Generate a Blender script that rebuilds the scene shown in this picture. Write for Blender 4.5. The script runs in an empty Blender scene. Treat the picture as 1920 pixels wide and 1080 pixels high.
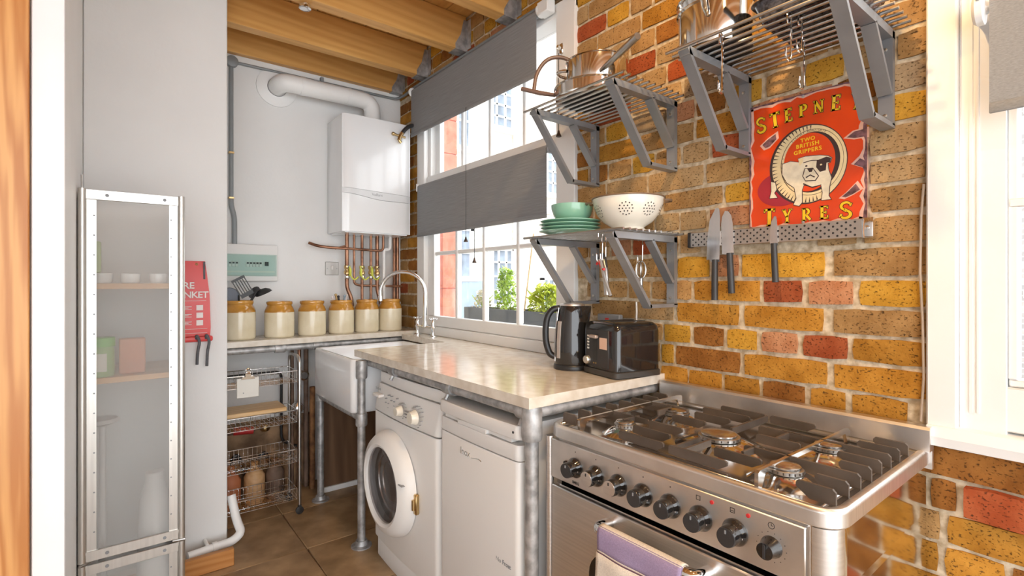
import bpy, bmesh, math, random
from mathutils import Vector, Matrix, noise
random.seed(7)
PI = math.pi
scene = bpy.context.scene
COL = scene.collection

# ------------------------------------------------------------------ camera
cam_d = bpy.data.cameras.new('camera')
cam = bpy.data.objects.new('camera', cam_d); COL.objects.link(cam)
cam.location = (3.303, -1.594, 1.2565)
cam.rotation_euler = (PI/2, 0, 0.9043)
cam_d.sensor_width = 36.0
cam_d.lens = 950.26/1920*36.0
cam_d.shift_y = -10.96/1920
cam_d.clip_start = 0.05; cam_d.clip_end = 100
scene.camera = cam
# ------------------------------------------------------------------ world: bright overcast sky
world = bpy.data.worlds.new('world'); scene.world = world
world.use_nodes = True
wn = world.node_tree.nodes
bg = wn['Background']
bg.inputs['Color'].default_value = (0.93, 0.965, 1.0, 1)
bg.inputs['Strength'].default_value = 2.0
# ------------------------------------------------------------------ lamps of the room
def lamp(name, kind, loc, target, energy, color, size=0.1, spot=None, blend=0.6, size_y=None):
    d = bpy.data.lights.new(name, kind); d.energy = energy; d.color = color
    if kind == 'AREA':
        d.size = size
        if size_y: d.shape = 'RECTANGLE'; d.size_y = size_y
    else: d.shadow_soft_size = size
    if kind == 'SPOT': d.spot_size = spot; d.spot_blend = blend
    o = bpy.data.objects.new(name, d); COL.objects.link(o); o.location = loc
    o.rotation_euler = (Vector(target)-Vector(loc)).to_track_quat('-Z', 'Y').to_euler()
    return o
WARM = (1.0, 0.66, 0.33)
lamp('ceiling_spot_wall_offscreen', 'SPOT', (2.75, -0.75, 2.50), (2.35, 0.0, 1.55), 19, WARM, 0.03, math.radians(120), 0.8)
lamp('ceiling_spot_cooker_offscreen', 'SPOT', (3.55, -1.05, 2.50), (2.90, -0.2, 0.45), 12, WARM, 0.04, math.radians(95), 0.8)
# ------------------------------------------------------------------ exposure
vs = scene.view_settings
vs.view_transform = 'Standard'; vs.look = 'None'; vs.gamma = 1.0
vs.use_curve_mapping = False
vs.exposure = 1.2

# ================================================================== materials
MATS = {}
def nmat(name):
    m = bpy.data.materials.new(name); m.use_nodes = True
    nt = m.node_tree; return m, nt, nt.nodes['Principled BSDF']
def S3(c): return (c[0], c[1], c[2], 1.0)
def mat(name, color, rough=0.5, metal=0.0, var=0.08, scale=6.0, bump=0.0, bscale=40.0, color2=None, coat=0.0,
        stretch=None, rvar=0.0, detail=4.0, spec=None, sheen=0.0):
    """procedural surface: noise between two tones, optional relief"""
    if name in MATS: return MATS[name]
    m, nt, b = nmat(name); N = nt.nodes; L = nt.links
    tc = N.new('ShaderNodeTexCoord'); src = tc.outputs['Object']
    if stretch:
        mp = N.new('ShaderNodeMapping'); mp.inputs['Scale'].default_value = stretch
        L.new(src, mp.inputs['Vector']); src = mp.outputs['Vector']
    nz = N.new('ShaderNodeTexNoise'); nz.inputs['Scale'].default_value = scale; nz.inputs['Detail'].default_value = detail
    L.new(src, nz.inputs['Vector'])
    rp = N.new('ShaderNodeValToRGB')
    c1 = [max(0, x*(1-var)) for x in color]
    c2 = color2 if color2 else [min(1, x*(1+var)) for x in color]
    rp.color_ramp.elements[0].color = S3(c1); rp.color_ramp.elements[1].color = S3(c2)
    rp.color_ramp.elements[0].position = 0.35; rp.color_ramp.elements[1].position = 0.65
    L.new(nz.outputs['Fac'], rp.inputs['Fac']); L.new(rp.outputs['Color'], b.inputs['Base Color'])
    b.inputs['Roughness'].default_value = rough; b.inputs['Metallic'].default_value = metal
    if coat: b.inputs['Coat Weight'].default_value = coat; b.inputs['Coat Roughness'].default_value = 0.05
    if spec is not None: b.inputs['Specular IOR Level'].default_value = spec
    if sheen: b.inputs['Sheen Weight'].default_value = sheen
    if rvar:
        mr = N.new('ShaderNodeMapRange'); mr.inputs['To Min'].default_value = max(0.02, rough-rvar); mr.inputs['To Max'].default_value = rough+rvar
        L.new(nz.outputs['Fac'], mr.inputs['Value']); L.new(mr.outputs['Result'], b.inputs['Roughness'])
    if bump:
        n2 = N.new('ShaderNodeTexNoise'); n2.inputs['Scale'].default_value = bscale; n2.inputs['Detail'].default_value = 5
        L.new(src, n2.inputs['Vector'])
        bp = N.new('ShaderNodeBump'); bp.inputs['Strength'].default_value = bump; bp.inputs['Distance'].default_value = 0.004
        L.new(n2.outputs['Fac'], bp.inputs['Height']); L.new(bp.outputs['Normal'], b.inputs['Normal'])
    MATS[name] = m; return m

def brick_mat(name, c1, c2, spot=(0.06, 0.035, 0.02)):
    if name in MATS: return MATS[name]
    m, nt, b = nmat(name); N = nt.nodes; L = nt.links
    tc = N.new('ShaderNodeTexCoord'); oi = N.new('ShaderNodeObjectInfo')
    ad = N.new('ShaderNodeVectorMath'); ad.operation = 'ADD'
    sc = N.new('ShaderNodeVectorMath'); sc.operation = 'SCALE'; sc.inputs['Scale'].default_value = 1.0
    L.new(oi.outputs['Location'], sc.inputs[0])
    gm = N.new('ShaderNodeNewGeometry')
    pos = gm.outputs['Position']
    n1 = N.new('ShaderNodeTexNoise'); n1.inputs['Scale'].default_value = 14; n1.inputs['Detail'].default_value = 6; L.new(pos, n1.inputs['Vector'])
    rp = N.new('ShaderNodeValToRGB'); rp.color_ramp.elements[0].position = 0.34; rp.color_ramp.elements[1].position = 0.66
    rp.color_ramp.elements[0].color = S3(c1); rp.color_ramp.elements[1].color = S3(c2)
    L.new(n1.outputs['Fac'], rp.inputs['Fac'])
    # dark burnt specks, slightly stretched along the brick
    mp = N.new('ShaderNodeMapping'); mp.inputs['Scale'].default_value = (90, 90, 130); L.new(pos, mp.inputs['Vector'])
    n2 = N.new('ShaderNodeTexNoise'); n2.inputs['Scale'].default_value = 1.6; n2.inputs['Detail'].default_value = 3; L.new(mp.outputs['Vector'], n2.inputs['Vector'])
    r2 = N.new('ShaderNodeValToRGB'); r2.color_ramp.elements[0].position = 0.60; r2.color_ramp.elements[1].position = 0.72
    L.new(n2.outputs['Fac'], r2.inputs['Fac'])
    mx = N.new('ShaderNodeMixRGB'); mx.inputs['Color2'].default_value = S3(spot)
    ml = N.new('ShaderNodeMath'); ml.operation = 'MULTIPLY'; ml.inputs[1].default_value = 0.75
    L.new(r2.outputs['Color'], ml.inputs[0]); L.new(ml.outputs['Value'], mx.inputs['Fac']); L.new(rp.outputs['Color'], mx.inputs['Color1'])
    hs = N.new('ShaderNodeHueSaturation'); mr = N.new('ShaderNodeMapRange')
    mr.inputs['To Min'].default_value = 0.82; mr.inputs['To Max'].default_value = 1.15
    L.new(oi.outputs['Random'], mr.inputs['Value']); L.new(mr.outputs['Result'], hs.inputs['Value']); L.new(mx.outputs['Color'], hs.inputs['Color'])
    L.new(hs.outputs['Color'], b.inputs['Base Color'])
    b.inputs['Roughness'].default_value = 0.85; b.inputs['Specular IOR Level'].default_value = 0.2
    bp = N.new('ShaderNodeBump'); bp.inputs['Strength'].default_value = 0.9; bp.inputs['Distance'].default_value = 0.004
    n3 = N.new('ShaderNodeTexNoise'); n3.inputs['Scale'].default_value = 70; n3.inputs['Detail'].default_value = 6; L.new(pos, n3.inputs['Vector'])
    sb = N.new('ShaderNodeMath'); sb.operation = 'SUBTRACT'; L.new(n3.outputs['Fac'], sb.inputs[0]); L.new(r2.outputs['Color'], sb.inputs[1])
    L.new(sb.outputs['Value'], bp.inputs['Height']); L.new(bp.outputs['Normal'], b.inputs['Normal'])
    MATS[name] = m; return m

def wood_mat(name, c1, c2, axis='y', scale=1.0, rough=0.45, dist=5.0, wave=0.18):
    if name in MATS: return MATS[name]
    m, nt, b = nmat(name); N = nt.nodes; L = nt.links
    tc = N.new('ShaderNodeTexCoord'); mp = N.new('ShaderNodeMapping')
    s = {'x': (0.6, 9, 9), 'y': (9, 0.6, 9), 'z': (9, 9, 0.6)}[axis]
    mp.inputs['Scale'].default_value = [v*scale for v in s]
    L.new(tc.outputs['Object'], mp.inputs['Vector'])
    n1 = N.new('ShaderNodeTexNoise'); n1.inputs['Scale'].default_value = 2.2; n1.inputs['Detail'].default_value = 6; n1.inputs['Distortion'].default_value = 0.8
    L.new(mp.outputs['Vector'], n1.inputs['Vector'])
    wv = N.new('ShaderNodeTexWave'); wv.wave_type = 'BANDS'; wv.bands_direction = 'DIAGONAL'; wv.inputs['Scale'].default_value = 1.6; wv.inputs['Distortion'].default_value = dist
    wv.inputs['Detail'].default_value = 3; L.new(mp.outputs['Vector'], wv.inputs['Vector'])
    mx = N.new('ShaderNodeMixRGB'); mx.inputs['Fac'].default_value = wave; L.new(n1.outputs['Fac'], mx.inputs['Color1']); L.new(wv.outputs['Fac'], mx.inputs['Color2'])
    rp = N.new('ShaderNodeValToRGB'); rp.color_ramp.elements[0].position = 0.3; rp.color_ramp.elements[1].position = 0.72
    rp.color_ramp.elements[0].color = S3(c1); rp.color_ramp.elements[1].color = S3(c2)
    L.new(mx.outputs['Color'], rp.inputs['Fac']); L.new(rp.outputs['Color'], b.inputs['Base Color'])
    b.inputs['Roughness'].default_value = rough
    bp = N.new('ShaderNodeBump'); bp.inputs['Strength'].default_value = 0.12; bp.inputs['Distance'].default_value = 0.002
    L.new(mx.outputs['Color'], bp.inputs['Height']); L.new(bp.outputs['Normal'], b.inputs['Normal'])
    MATS[name] = m; return m

def glass_mat(name, tint=(1, 1, 1), gloss=0.06, rough=0.0):
    """thin pane: mostly see-through, mirrors a little at grazing angles"""
    if name in MATS: return MATS[name]
    m = bpy.data.materials.new(name); m.use_nodes = True; nt = m.node_tree; N = nt.nodes; L = nt.links
    N.remove(N['Principled BSDF']); out = N['Material Output']
    t = N.new('ShaderNodeBsdfTransparent'); t.inputs['Color'].default_value = S3(tint)
    g = N.new('ShaderNodeBsdfGlossy'); g.inputs['Roughness'].default_value = rough
    lw = N.new('ShaderNodeLayerWeight'); lw.inputs['Blend'].default_value = 0.12
    fr = N.new('ShaderNodeMath'); fr.operation = 'MULTIPLY'; fr.inputs[1].default_value = 0.5; L.new(lw.outputs['Facing'], fr.inputs[0])
    mx = N.new('ShaderNodeMixShader'); L.new(fr.outputs['Value'], mx.inputs['Fac']); L.new(t.outputs[0], mx.inputs[1]); L.new(g.outputs[0], mx.inputs[2])
    L.new(mx.outputs[0], out.inputs['Surface']); MATS[name] = m; return m

def frost_mat(name):
    if name in MATS: return MATS[name]
    m = bpy.data.materials.new(name); m.use_nodes = True; nt = m.node_tree; N = nt.nodes; L = nt.links
    N.remove(N['Principled BSDF']); out = N['Material Output']
    tr = N.new('ShaderNodeBsdfTranslucent'); tr.inputs['Color'].default_value = (0.95, 0.94, 0.92, 1)
    df = N.new('ShaderNodeBsdfDiffuse'); df.inputs['Color'].default_value = (0.90, 0.89, 0.87, 1)
    rf = N.new('ShaderNodeBsdfRefraction'); rf.inputs['IOR'].default_value = 1.12; rf.inputs['Roughness'].default_value = 0.18; rf.inputs['Color'].default_value = (0.95, 0.95, 0.94, 1)
    nz = N.new('ShaderNodeTexNoise'); nz.inputs['Scale'].default_value = 220
    bp = N.new('ShaderNodeBump'); bp.inputs['Strength'].default_value = 0.15; L.new(nz.outputs['Fac'], bp.inputs['Height']); L.new(bp.outputs['Normal'], df.inputs['Normal'])
    m1 = N.new('ShaderNodeMixShader'); m1.inputs['Fac'].default_value = 0.75; L.new(tr.outputs[0], m1.inputs[1]); L.new(df.outputs[0], m1.inputs[2])
    tp_ = N.new('ShaderNodeBsdfTransparent'); tp_.inputs['Color'].default_value = (0.96, 0.96, 0.95, 1)
    m3 = N.new('ShaderNodeMixShader'); m3.inputs['Fac'].default_value = 0.62; L.new(rf.outputs[0], m3.inputs[1]); L.new(tp_.outputs[0], m3.inputs[2])
    m2 = N.new('ShaderNodeMixShader'); m2.inputs['Fac'].default_value = 0.755; L.new(m1.outputs[0], m2.inputs[1]); L.new(m3.outputs[0], m2.inputs[2])
    L.new(m2.outputs[0], out.inputs['Surface']); MATS[name] = m; return m

def fabric_mat(name, c, sc=(3, 3, 160)):
    if name in MATS: return MATS[name]
    m, nt, b = nmat(name); N = nt.nodes; L = nt.links
    tc = N.new('ShaderNodeTexCoord'); mp = N.new('ShaderNodeMapping'); mp.inputs['Scale'].default_value = sc
    L.new(tc.outputs['Object'], mp.inputs['Vector'])
    nz = N.new('ShaderNodeTexNoise'); nz.inputs['Scale'].default_value = 2.5; nz.inputs['Detail'].default_value = 4; L.new(mp.outputs['Vector'], nz.inputs['Vector'])
    rp = N.new('ShaderNodeValToRGB'); rp.color_ramp.elements[0].position = 0.3; rp.color_ramp.elements[1].position = 0.7
    rp.color_ramp.elements[0].color = S3([x*0.86 for x in c]); rp.color_ramp.elements[1].color = S3([x*1.14 for x in c])
    L.new(nz.outputs['Fac'], rp.inputs['Fac']); L.new(rp.outputs['Color'], b.inputs['Base Color'])
    b.inputs['Roughness'].default_value = 0.9
    bp = N.new('ShaderNodeBump'); bp.inputs['Strength'].default_value = 0.2; bp.inputs['Distance'].default_value = 0.001
    L.new(nz.outputs['Fac'], bp.inputs['Height']); L.new(bp.outputs['Normal'], b.inputs['Normal'])
    MATS[name] = m; return m

def masonry_mat(name, c1, c2, mortar, bw=0.22, bh=0.075):
    """brickwork of far buildings"""
    if name in MATS: return MATS[name]
    m, nt, b = nmat(name); N = nt.nodes; L = nt.links
    tc = N.new('ShaderNodeTexCoord'); sp = N.new('ShaderNodeSeparateXYZ'); L.new(tc.outputs['Object'], sp.inputs[0])
    ad = N.new('ShaderNodeMath'); ad.operation = 'ADD'; L.new(sp.outputs['X'], ad.inputs[0]); L.new(sp.outputs['Y'], ad.inputs[1])
    cb = N.new('ShaderNodeCombineXYZ'); L.new(ad.outputs[0], cb.inputs['X']); L.new(sp.outputs['Z'], cb.inputs['Y'])
    bt = N.new('ShaderNodeTexBrick'); bt.inputs['Scale'].default_value = 1.0; bt.inputs['Brick Width'].default_value = bw; bt.inputs['Row Height'].default_value = bh
    bt.inputs['Mortar Size'].default_value = 0.008; bt.inputs['Color1'].default_value = S3(c1); bt.inputs['Color2'].default_value = S3(c2); bt.inputs['Mortar'].default_value = S3(mortar)
    L.new(cb.outputs[0], bt.inputs['Vector']); L.new(bt.outputs['Color'], b.inputs['Base Color']); b.inputs['Roughness'].default_value = 0.9
    MATS[name] = m; return m

M = dict(
 white_wall=mat('white_wall', (0.80, 0.80, 0.79), 0.8, var=0.02, scale=3, bump=0.15, bscale=60),
 white_paint=mat('white_paint', (0.86, 0.86, 0.85), 0.45, var=0.02, scale=4, bump=0.08, bscale=30),
 appliance=mat('white_enamel', (0.80, 0.79, 0.77), 0.32, var=0.015, scale=2),
 appliance2=mat('white_plastic', (0.78, 0.77, 0.75), 0.42, var=0.015, scale=2),
 boiler=mat('boiler_enamel', (0.84, 0.85, 0.86), 0.16, var=0.01, scale=2, coat=0.4),
 porcelain=mat('fireclay_white', (0.88, 0.89, 0.90), 0.12, var=0.01, scale=3, coat=0.5),
 stone=mat('cream_limestone', (0.70, 0.62, 0.51), 0.15, var=0.05, scale=22, color2=(0.79, 0.73, 0.64), bump=0.02, bscale=80, detail=8),
 galv=mat('galvanised_steel', (0.46, 0.46, 0.46), 0.5, 0.6, var=0.3, scale=30, bump=0.15, bscale=120, rvar=0.12),
 steel=mat('brushed_steel', (0.76, 0.74, 0.72), 0.36, 1.0, var=0.06, scale=3, stretch=(1, 1, 60), rvar=0.0),
 steel_v=mat('brushed_steel_flat', (0.80, 0.78, 0.76), 0.38, 1.0, var=0.07, scale=4, stretch=(3, 60, 3), rvar=0.0),
 hobsteel=mat('hob_steel', (0.62, 0.60, 0.58), 0.20, 1.0, var=0.12, scale=6, rvar=0.08),
 chrome=mat('chrome', (0.80, 0.80, 0.80), 0.06, 1.0, var=0.02, scale=2),
 potsteel=mat('polished_pan_steel', (0.72, 0.70, 0.67), 0.10, 1.0, var=0.04, scale=3, rvar=0.04),
 greymetal=mat('grey_bracket_steel', (0.30, 0.315, 0.335), 0.42, 0.6, var=0.1, scale=8, rvar=0.06),
 rodsteel=mat('rod_steel', (0.55, 0.54, 0.52), 0.28, 1.0, var=0.05, scale=8),
 castiron=mat('cast_iron_grate', (0.115, 0.092, 0.075), 0.45, 0.3, var=0.2, scale=12, bump=0.1, bscale=160),
 black=mat('black_plastic', (0.02, 0.02, 0.021), 0.35, var=0.2, scale=6),
 glossblack=mat('gloss_black', (0.016, 0.015, 0.015), 0.08, var=0.2, scale=4, coat=0.6),
 darkgrey=mat('dark_grey_plastic', (0.035, 0.034, 0.035), 0.45, var=0.1, scale=6),
 midgrey=mat('mid_grey_plastic', (0.28, 0.29, 0.30), 0.5, var=0.05, scale=6),
 conduit=mat('grey_conduit', (0.27, 0.29, 0.30), 0.5, 0.2, var=0.06, scale=10),
 copper=mat('aged_copper', (0.26, 0.12, 0.07), 0.36, 0.8, var=0.3, scale=14, color2=(0.44, 0.23, 0.14)),
 brass=mat('brass', (0.62, 0.45, 0.22), 0.3, 1.0, var=0.15, scale=12),
 yellow=mat('yellow_green_sleeve', (0.62, 0.66, 0.08), 0.5, var=0.1, scale=8),
 red=mat('red_plastic', (0.55, 0.03, 0.03), 0.4, var=0.1, scale=6),
 jarcream=mat('stoneware_cream', (0.72, 0.62, 0.42), 0.18, var=0.06, scale=7, color2=(0.78, 0.70, 0.53), coat=0.4),
 jarochre=mat('stoneware_ochre', (0.50, 0.22, 0.03), 0.14, var=0.2, scale=10, color2=(0.66, 0.33, 0.06), coat=0.5),
 beam=wood_mat('beam_pine', (0.62, 0.31, 0.085), (0.78, 0.45, 0.15), 'y', 1.0, 0.4),
 board=wood_mat('ceiling_board', (0.62, 0.31, 0.085), (0.78, 0.45, 0.15), 'x', 1.0, 0.45),
 oak=wood_mat('oak_post', (0.50, 0.19, 0.045), (0.72, 0.36, 0.12), 'z', 1.3, 0.4, 9.0, 0.4),
 beech=wood_mat('beech_board', (0.62, 0.38, 0.16), (0.78, 0.55, 0.30), 'y', 1.2, 0.4),
 shelfwood=wood_mat('shelf_wood', (0.60, 0.34, 0.15), (0.74, 0.46, 0.24), 'y', 1.2, 0.5),
 plinthwood=wood_mat('plinth_wood', (0.40, 0.15, 0.03), (0.56, 0.26, 0.08), 'y', 1.4, 0.45),
 darkwood=wood_mat('dark_board', (0.12, 0.062, 0.032), (0.20, 0.11, 0.058), 'z', 0.8, 0.5),
 mortar=mat('lime_mortar', (0.54, 0.42, 0.27), 0.95, var=0.2, scale=45, color2=(0.74, 0.64, 0.48), spec=0.1, bump=0.9, bscale=55),
 tile=mat('floor_stone', (0.30, 0.185, 0.09), 0.42, var=0.2, scale=7, color2=(0.44, 0.29, 0.155), bump=0.1, bscale=25),
 grout=mat('floor_grout', (0.20, 0.14, 0.09), 0.9, var=0.1, scale=20),
 blind=fabric_mat('grey_blind_fabric', (0.265, 0.272, 0.282)),
 blind_w=fabric_mat('coarse_grey_blind_fabric', (0.265, 0.272, 0.282), (60, 60, 160)),
 alu=mat('anodised_aluminium', (0.66, 0.64, 0.60), 0.34, 0.9, var=0.05, scale=5, stretch=(20, 20, 1)),
 frost=frost_mat('frosted_panel'),
 glass=glass_mat('window_glass'),
 ovenglass=mat('oven_glass', (0.012, 0.01, 0.009), 0.06, var=0.1, scale=3, coat=0.4),
 doorglass=glass_mat('porthole_glass', (0.62, 0.60, 0.60)),
 mint=mat('mint_ceramic', (0.25, 0.50, 0.38), 0.16, var=0.04, scale=5, coat=0.5),
 creamenamel=mat('cream_enamel', (0.82, 0.78, 0.68), 0.2, var=0.03, scale=5, coat=0.5),
 towel=fabric_mat('cream_towel', (0.80, 0.72, 0.62), (150, 150, 150)),
 purple=fabric_mat('purple_towel_band', (0.36, 0.28, 0.44), (150, 150, 150)),
 plum=mat('plum_stripe', (0.16, 0.08, 0.12), 0.9, var=0.1),
 signred=mat('enamel_red', (0.66, 0.055, 0.006), 0.22, var=0.08, scale=9, coat=0.3),
 signdark=mat('enamel_chip_dark', (0.09, 0.04, 0.045), 0.6, var=0.4, scale=60, color2=(0.25, 0.12, 0.14)),
 signpink=mat('enamel_chip_pale', (0.70, 0.42, 0.33), 0.5, var=0.1, scale=40),
 signmaroon=mat('enamel_maroon', (0.36, 0.02, 0.035), 0.25, var=0.05, scale=10, coat=0.3),
 signyellow=mat('enamel_yellow', (0.80, 0.52, 0.02), 0.25, var=0.06, scale=30, coat=0.3),
 signcream=mat('enamel_cream', (0.76, 0.62, 0.36), 0.25, var=0.06, scale=30, coat=0.3),
 signwhite=mat('enamel_offwhite', (0.74, 0.66, 0.50), 0.25, var=0.10, scale=50, coat=0.3),
 signblack=mat('enamel_black', (0.05, 0.03, 0.03), 0.3, var=0.1, scale=30),
 blade=mat('knife_blade', (0.74, 0.74, 0.75), 0.16, 1.0, var=0.04, scale=4, stretch=(30, 1, 1), rvar=0.04),
 perf=mat('perforated_steel', (0.60, 0.56, 0.52), 0.33, 1.0, var=0.05, scale=8),
 blanketred=mat('blanket_pouch_red', (0.72, 0.065, 0.06), 0.35, var=0.06, scale=6),
 blanketwhite=mat('print_white', (0.85, 0.78, 0.76), 0.5, var=0.02),
 webbing=mat('grey_webbing', (0.11, 0.11, 0.12), 0.8, var=0.15, scale=60),
 clearpane=glass_mat('clear_cover', (0.86, 0.92, 0.90)),
 fuseback=mat('fuse_teal_grey', (0.62, 0.68, 0.66), 0.4, var=0.05, scale=5),
 green=mat('green_lid', (0.16, 0.52, 0.06), 0.4, var=0.06, scale=6),
 paper=mat('paper_label', (0.78, 0.76, 0.70), 0.7, var=0.03),
 orange=mat('orange_pack', (0.62, 0.22, 0.10), 0.6, var=0.08),
 kraft=mat('pink_label', (0.74, 0.50, 0.38), 0.6, var=0.04),
 planter=mat('slate_planter', (0.10, 0.11, 0.12), 0.7, var=0.2, scale=8),
 leaf=mat('bright_leaf', (0.40, 0.62, 0.05), 0.5, var=0.3, scale=12, color2=(0.62, 0.82, 0.14)),
 leaf2=mat('yellow_leaf', (0.58, 0.72, 0.04), 0.5, var=0.25, scale=12, color2=(0.80, 0.86, 0.12)),
 petal=mat('cream_petal', (0.80, 0.74, 0.55), 0.6, var=0.15, scale=12, color2=(0.86, 0.82, 0.72)),
 soil=mat('soil', (0.05, 0.035, 0.02), 0.9, var=0.3, scale=40),
 facade=masonry_mat('pale_stock_brick', (0.62, 0.54, 0.43), (0.76, 0.69, 0.58), (0.74, 0.70, 0.64)),
 facade2=masonry_mat('grey_stock_brick', (0.30, 0.29, 0.28), (0.42, 0.39, 0.36), (0.5, 0.48, 0.46)),
 redbrick=mat('red_rubbed_brick', (0.62, 0.18, 0.12), 0.8, var=0.1, scale=8, color2=(0.72, 0.26, 0.18), bump=0.2, bscale=60),
 redmortar=mat('red_brick_joint', (0.52, 0.22, 0.17), 0.9, var=0.1, scale=20),
 bluegrey=mat('blue_grey_paint', (0.30, 0.38, 0.45), 0.5, var=0.1, scale=4),
 farglass=mat('far_window_glass', (0.25, 0.30, 0.36), 0.1, var=0.3, scale=3),
 pavement=mat('pavement', (0.42, 0.40, 0.38), 0.9, var=0.1, scale=3),
 potdark=mat('dark_pan_base', (0.035, 0.033, 0.034), 0.4, 0.3, var=0.25, scale=30),
 enamelblack=mat('speckled_black_enamel', (0.02, 0.02, 0.024), 0.2, var=0.3, scale=90, color2=(0.10, 0.10, 0.12)),
 bakelite=mat('brown_handle', (0.16, 0.10, 0.08), 0.35, var=0.15, scale=10),
 rust=mat('rusty_pipe', (0.22, 0.09, 0.035), 0.8, var=0.4, scale=18, color2=(0.38, 0.18, 0.07), bump=0.4, bscale=60),
 junk=mat('dusty_pipe', (0.16, 0.10, 0.07), 0.7, var=0.3, scale=14),
)
BRICKS = dict(
 ochre=brick_mat('brick_ochre', (0.36, 0.155, 0.018), (0.52, 0.25, 0.040)),
 yellow=brick_mat('brick_yellow', (0.48, 0.235, 0.022), (0.62, 0.34, 0.048)),
 tan=brick_mat('brick_tan', (0.34, 0.185, 0.065), (0.49, 0.29, 0.115)),
 buff=brick_mat('brick_buff', (0.42, 0.255, 0.11), (0.55, 0.37, 0.185)),
 brown=brick_mat('brick_brown', (0.23, 0.085, 0.016), (0.36, 0.15, 0.034)),
 red=brick_mat('brick_red', (0.32, 0.065, 0.020), (0.42, 0.11, 0.040)),
 pink=brick_mat('brick_pink', (0.40, 0.165, 0.075), (0.52, 0.26, 0.135)),
 grey=brick_mat('brick_grey', (0.22, 0.15, 0.09), (0.38, 0.27, 0.155)),
)

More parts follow.
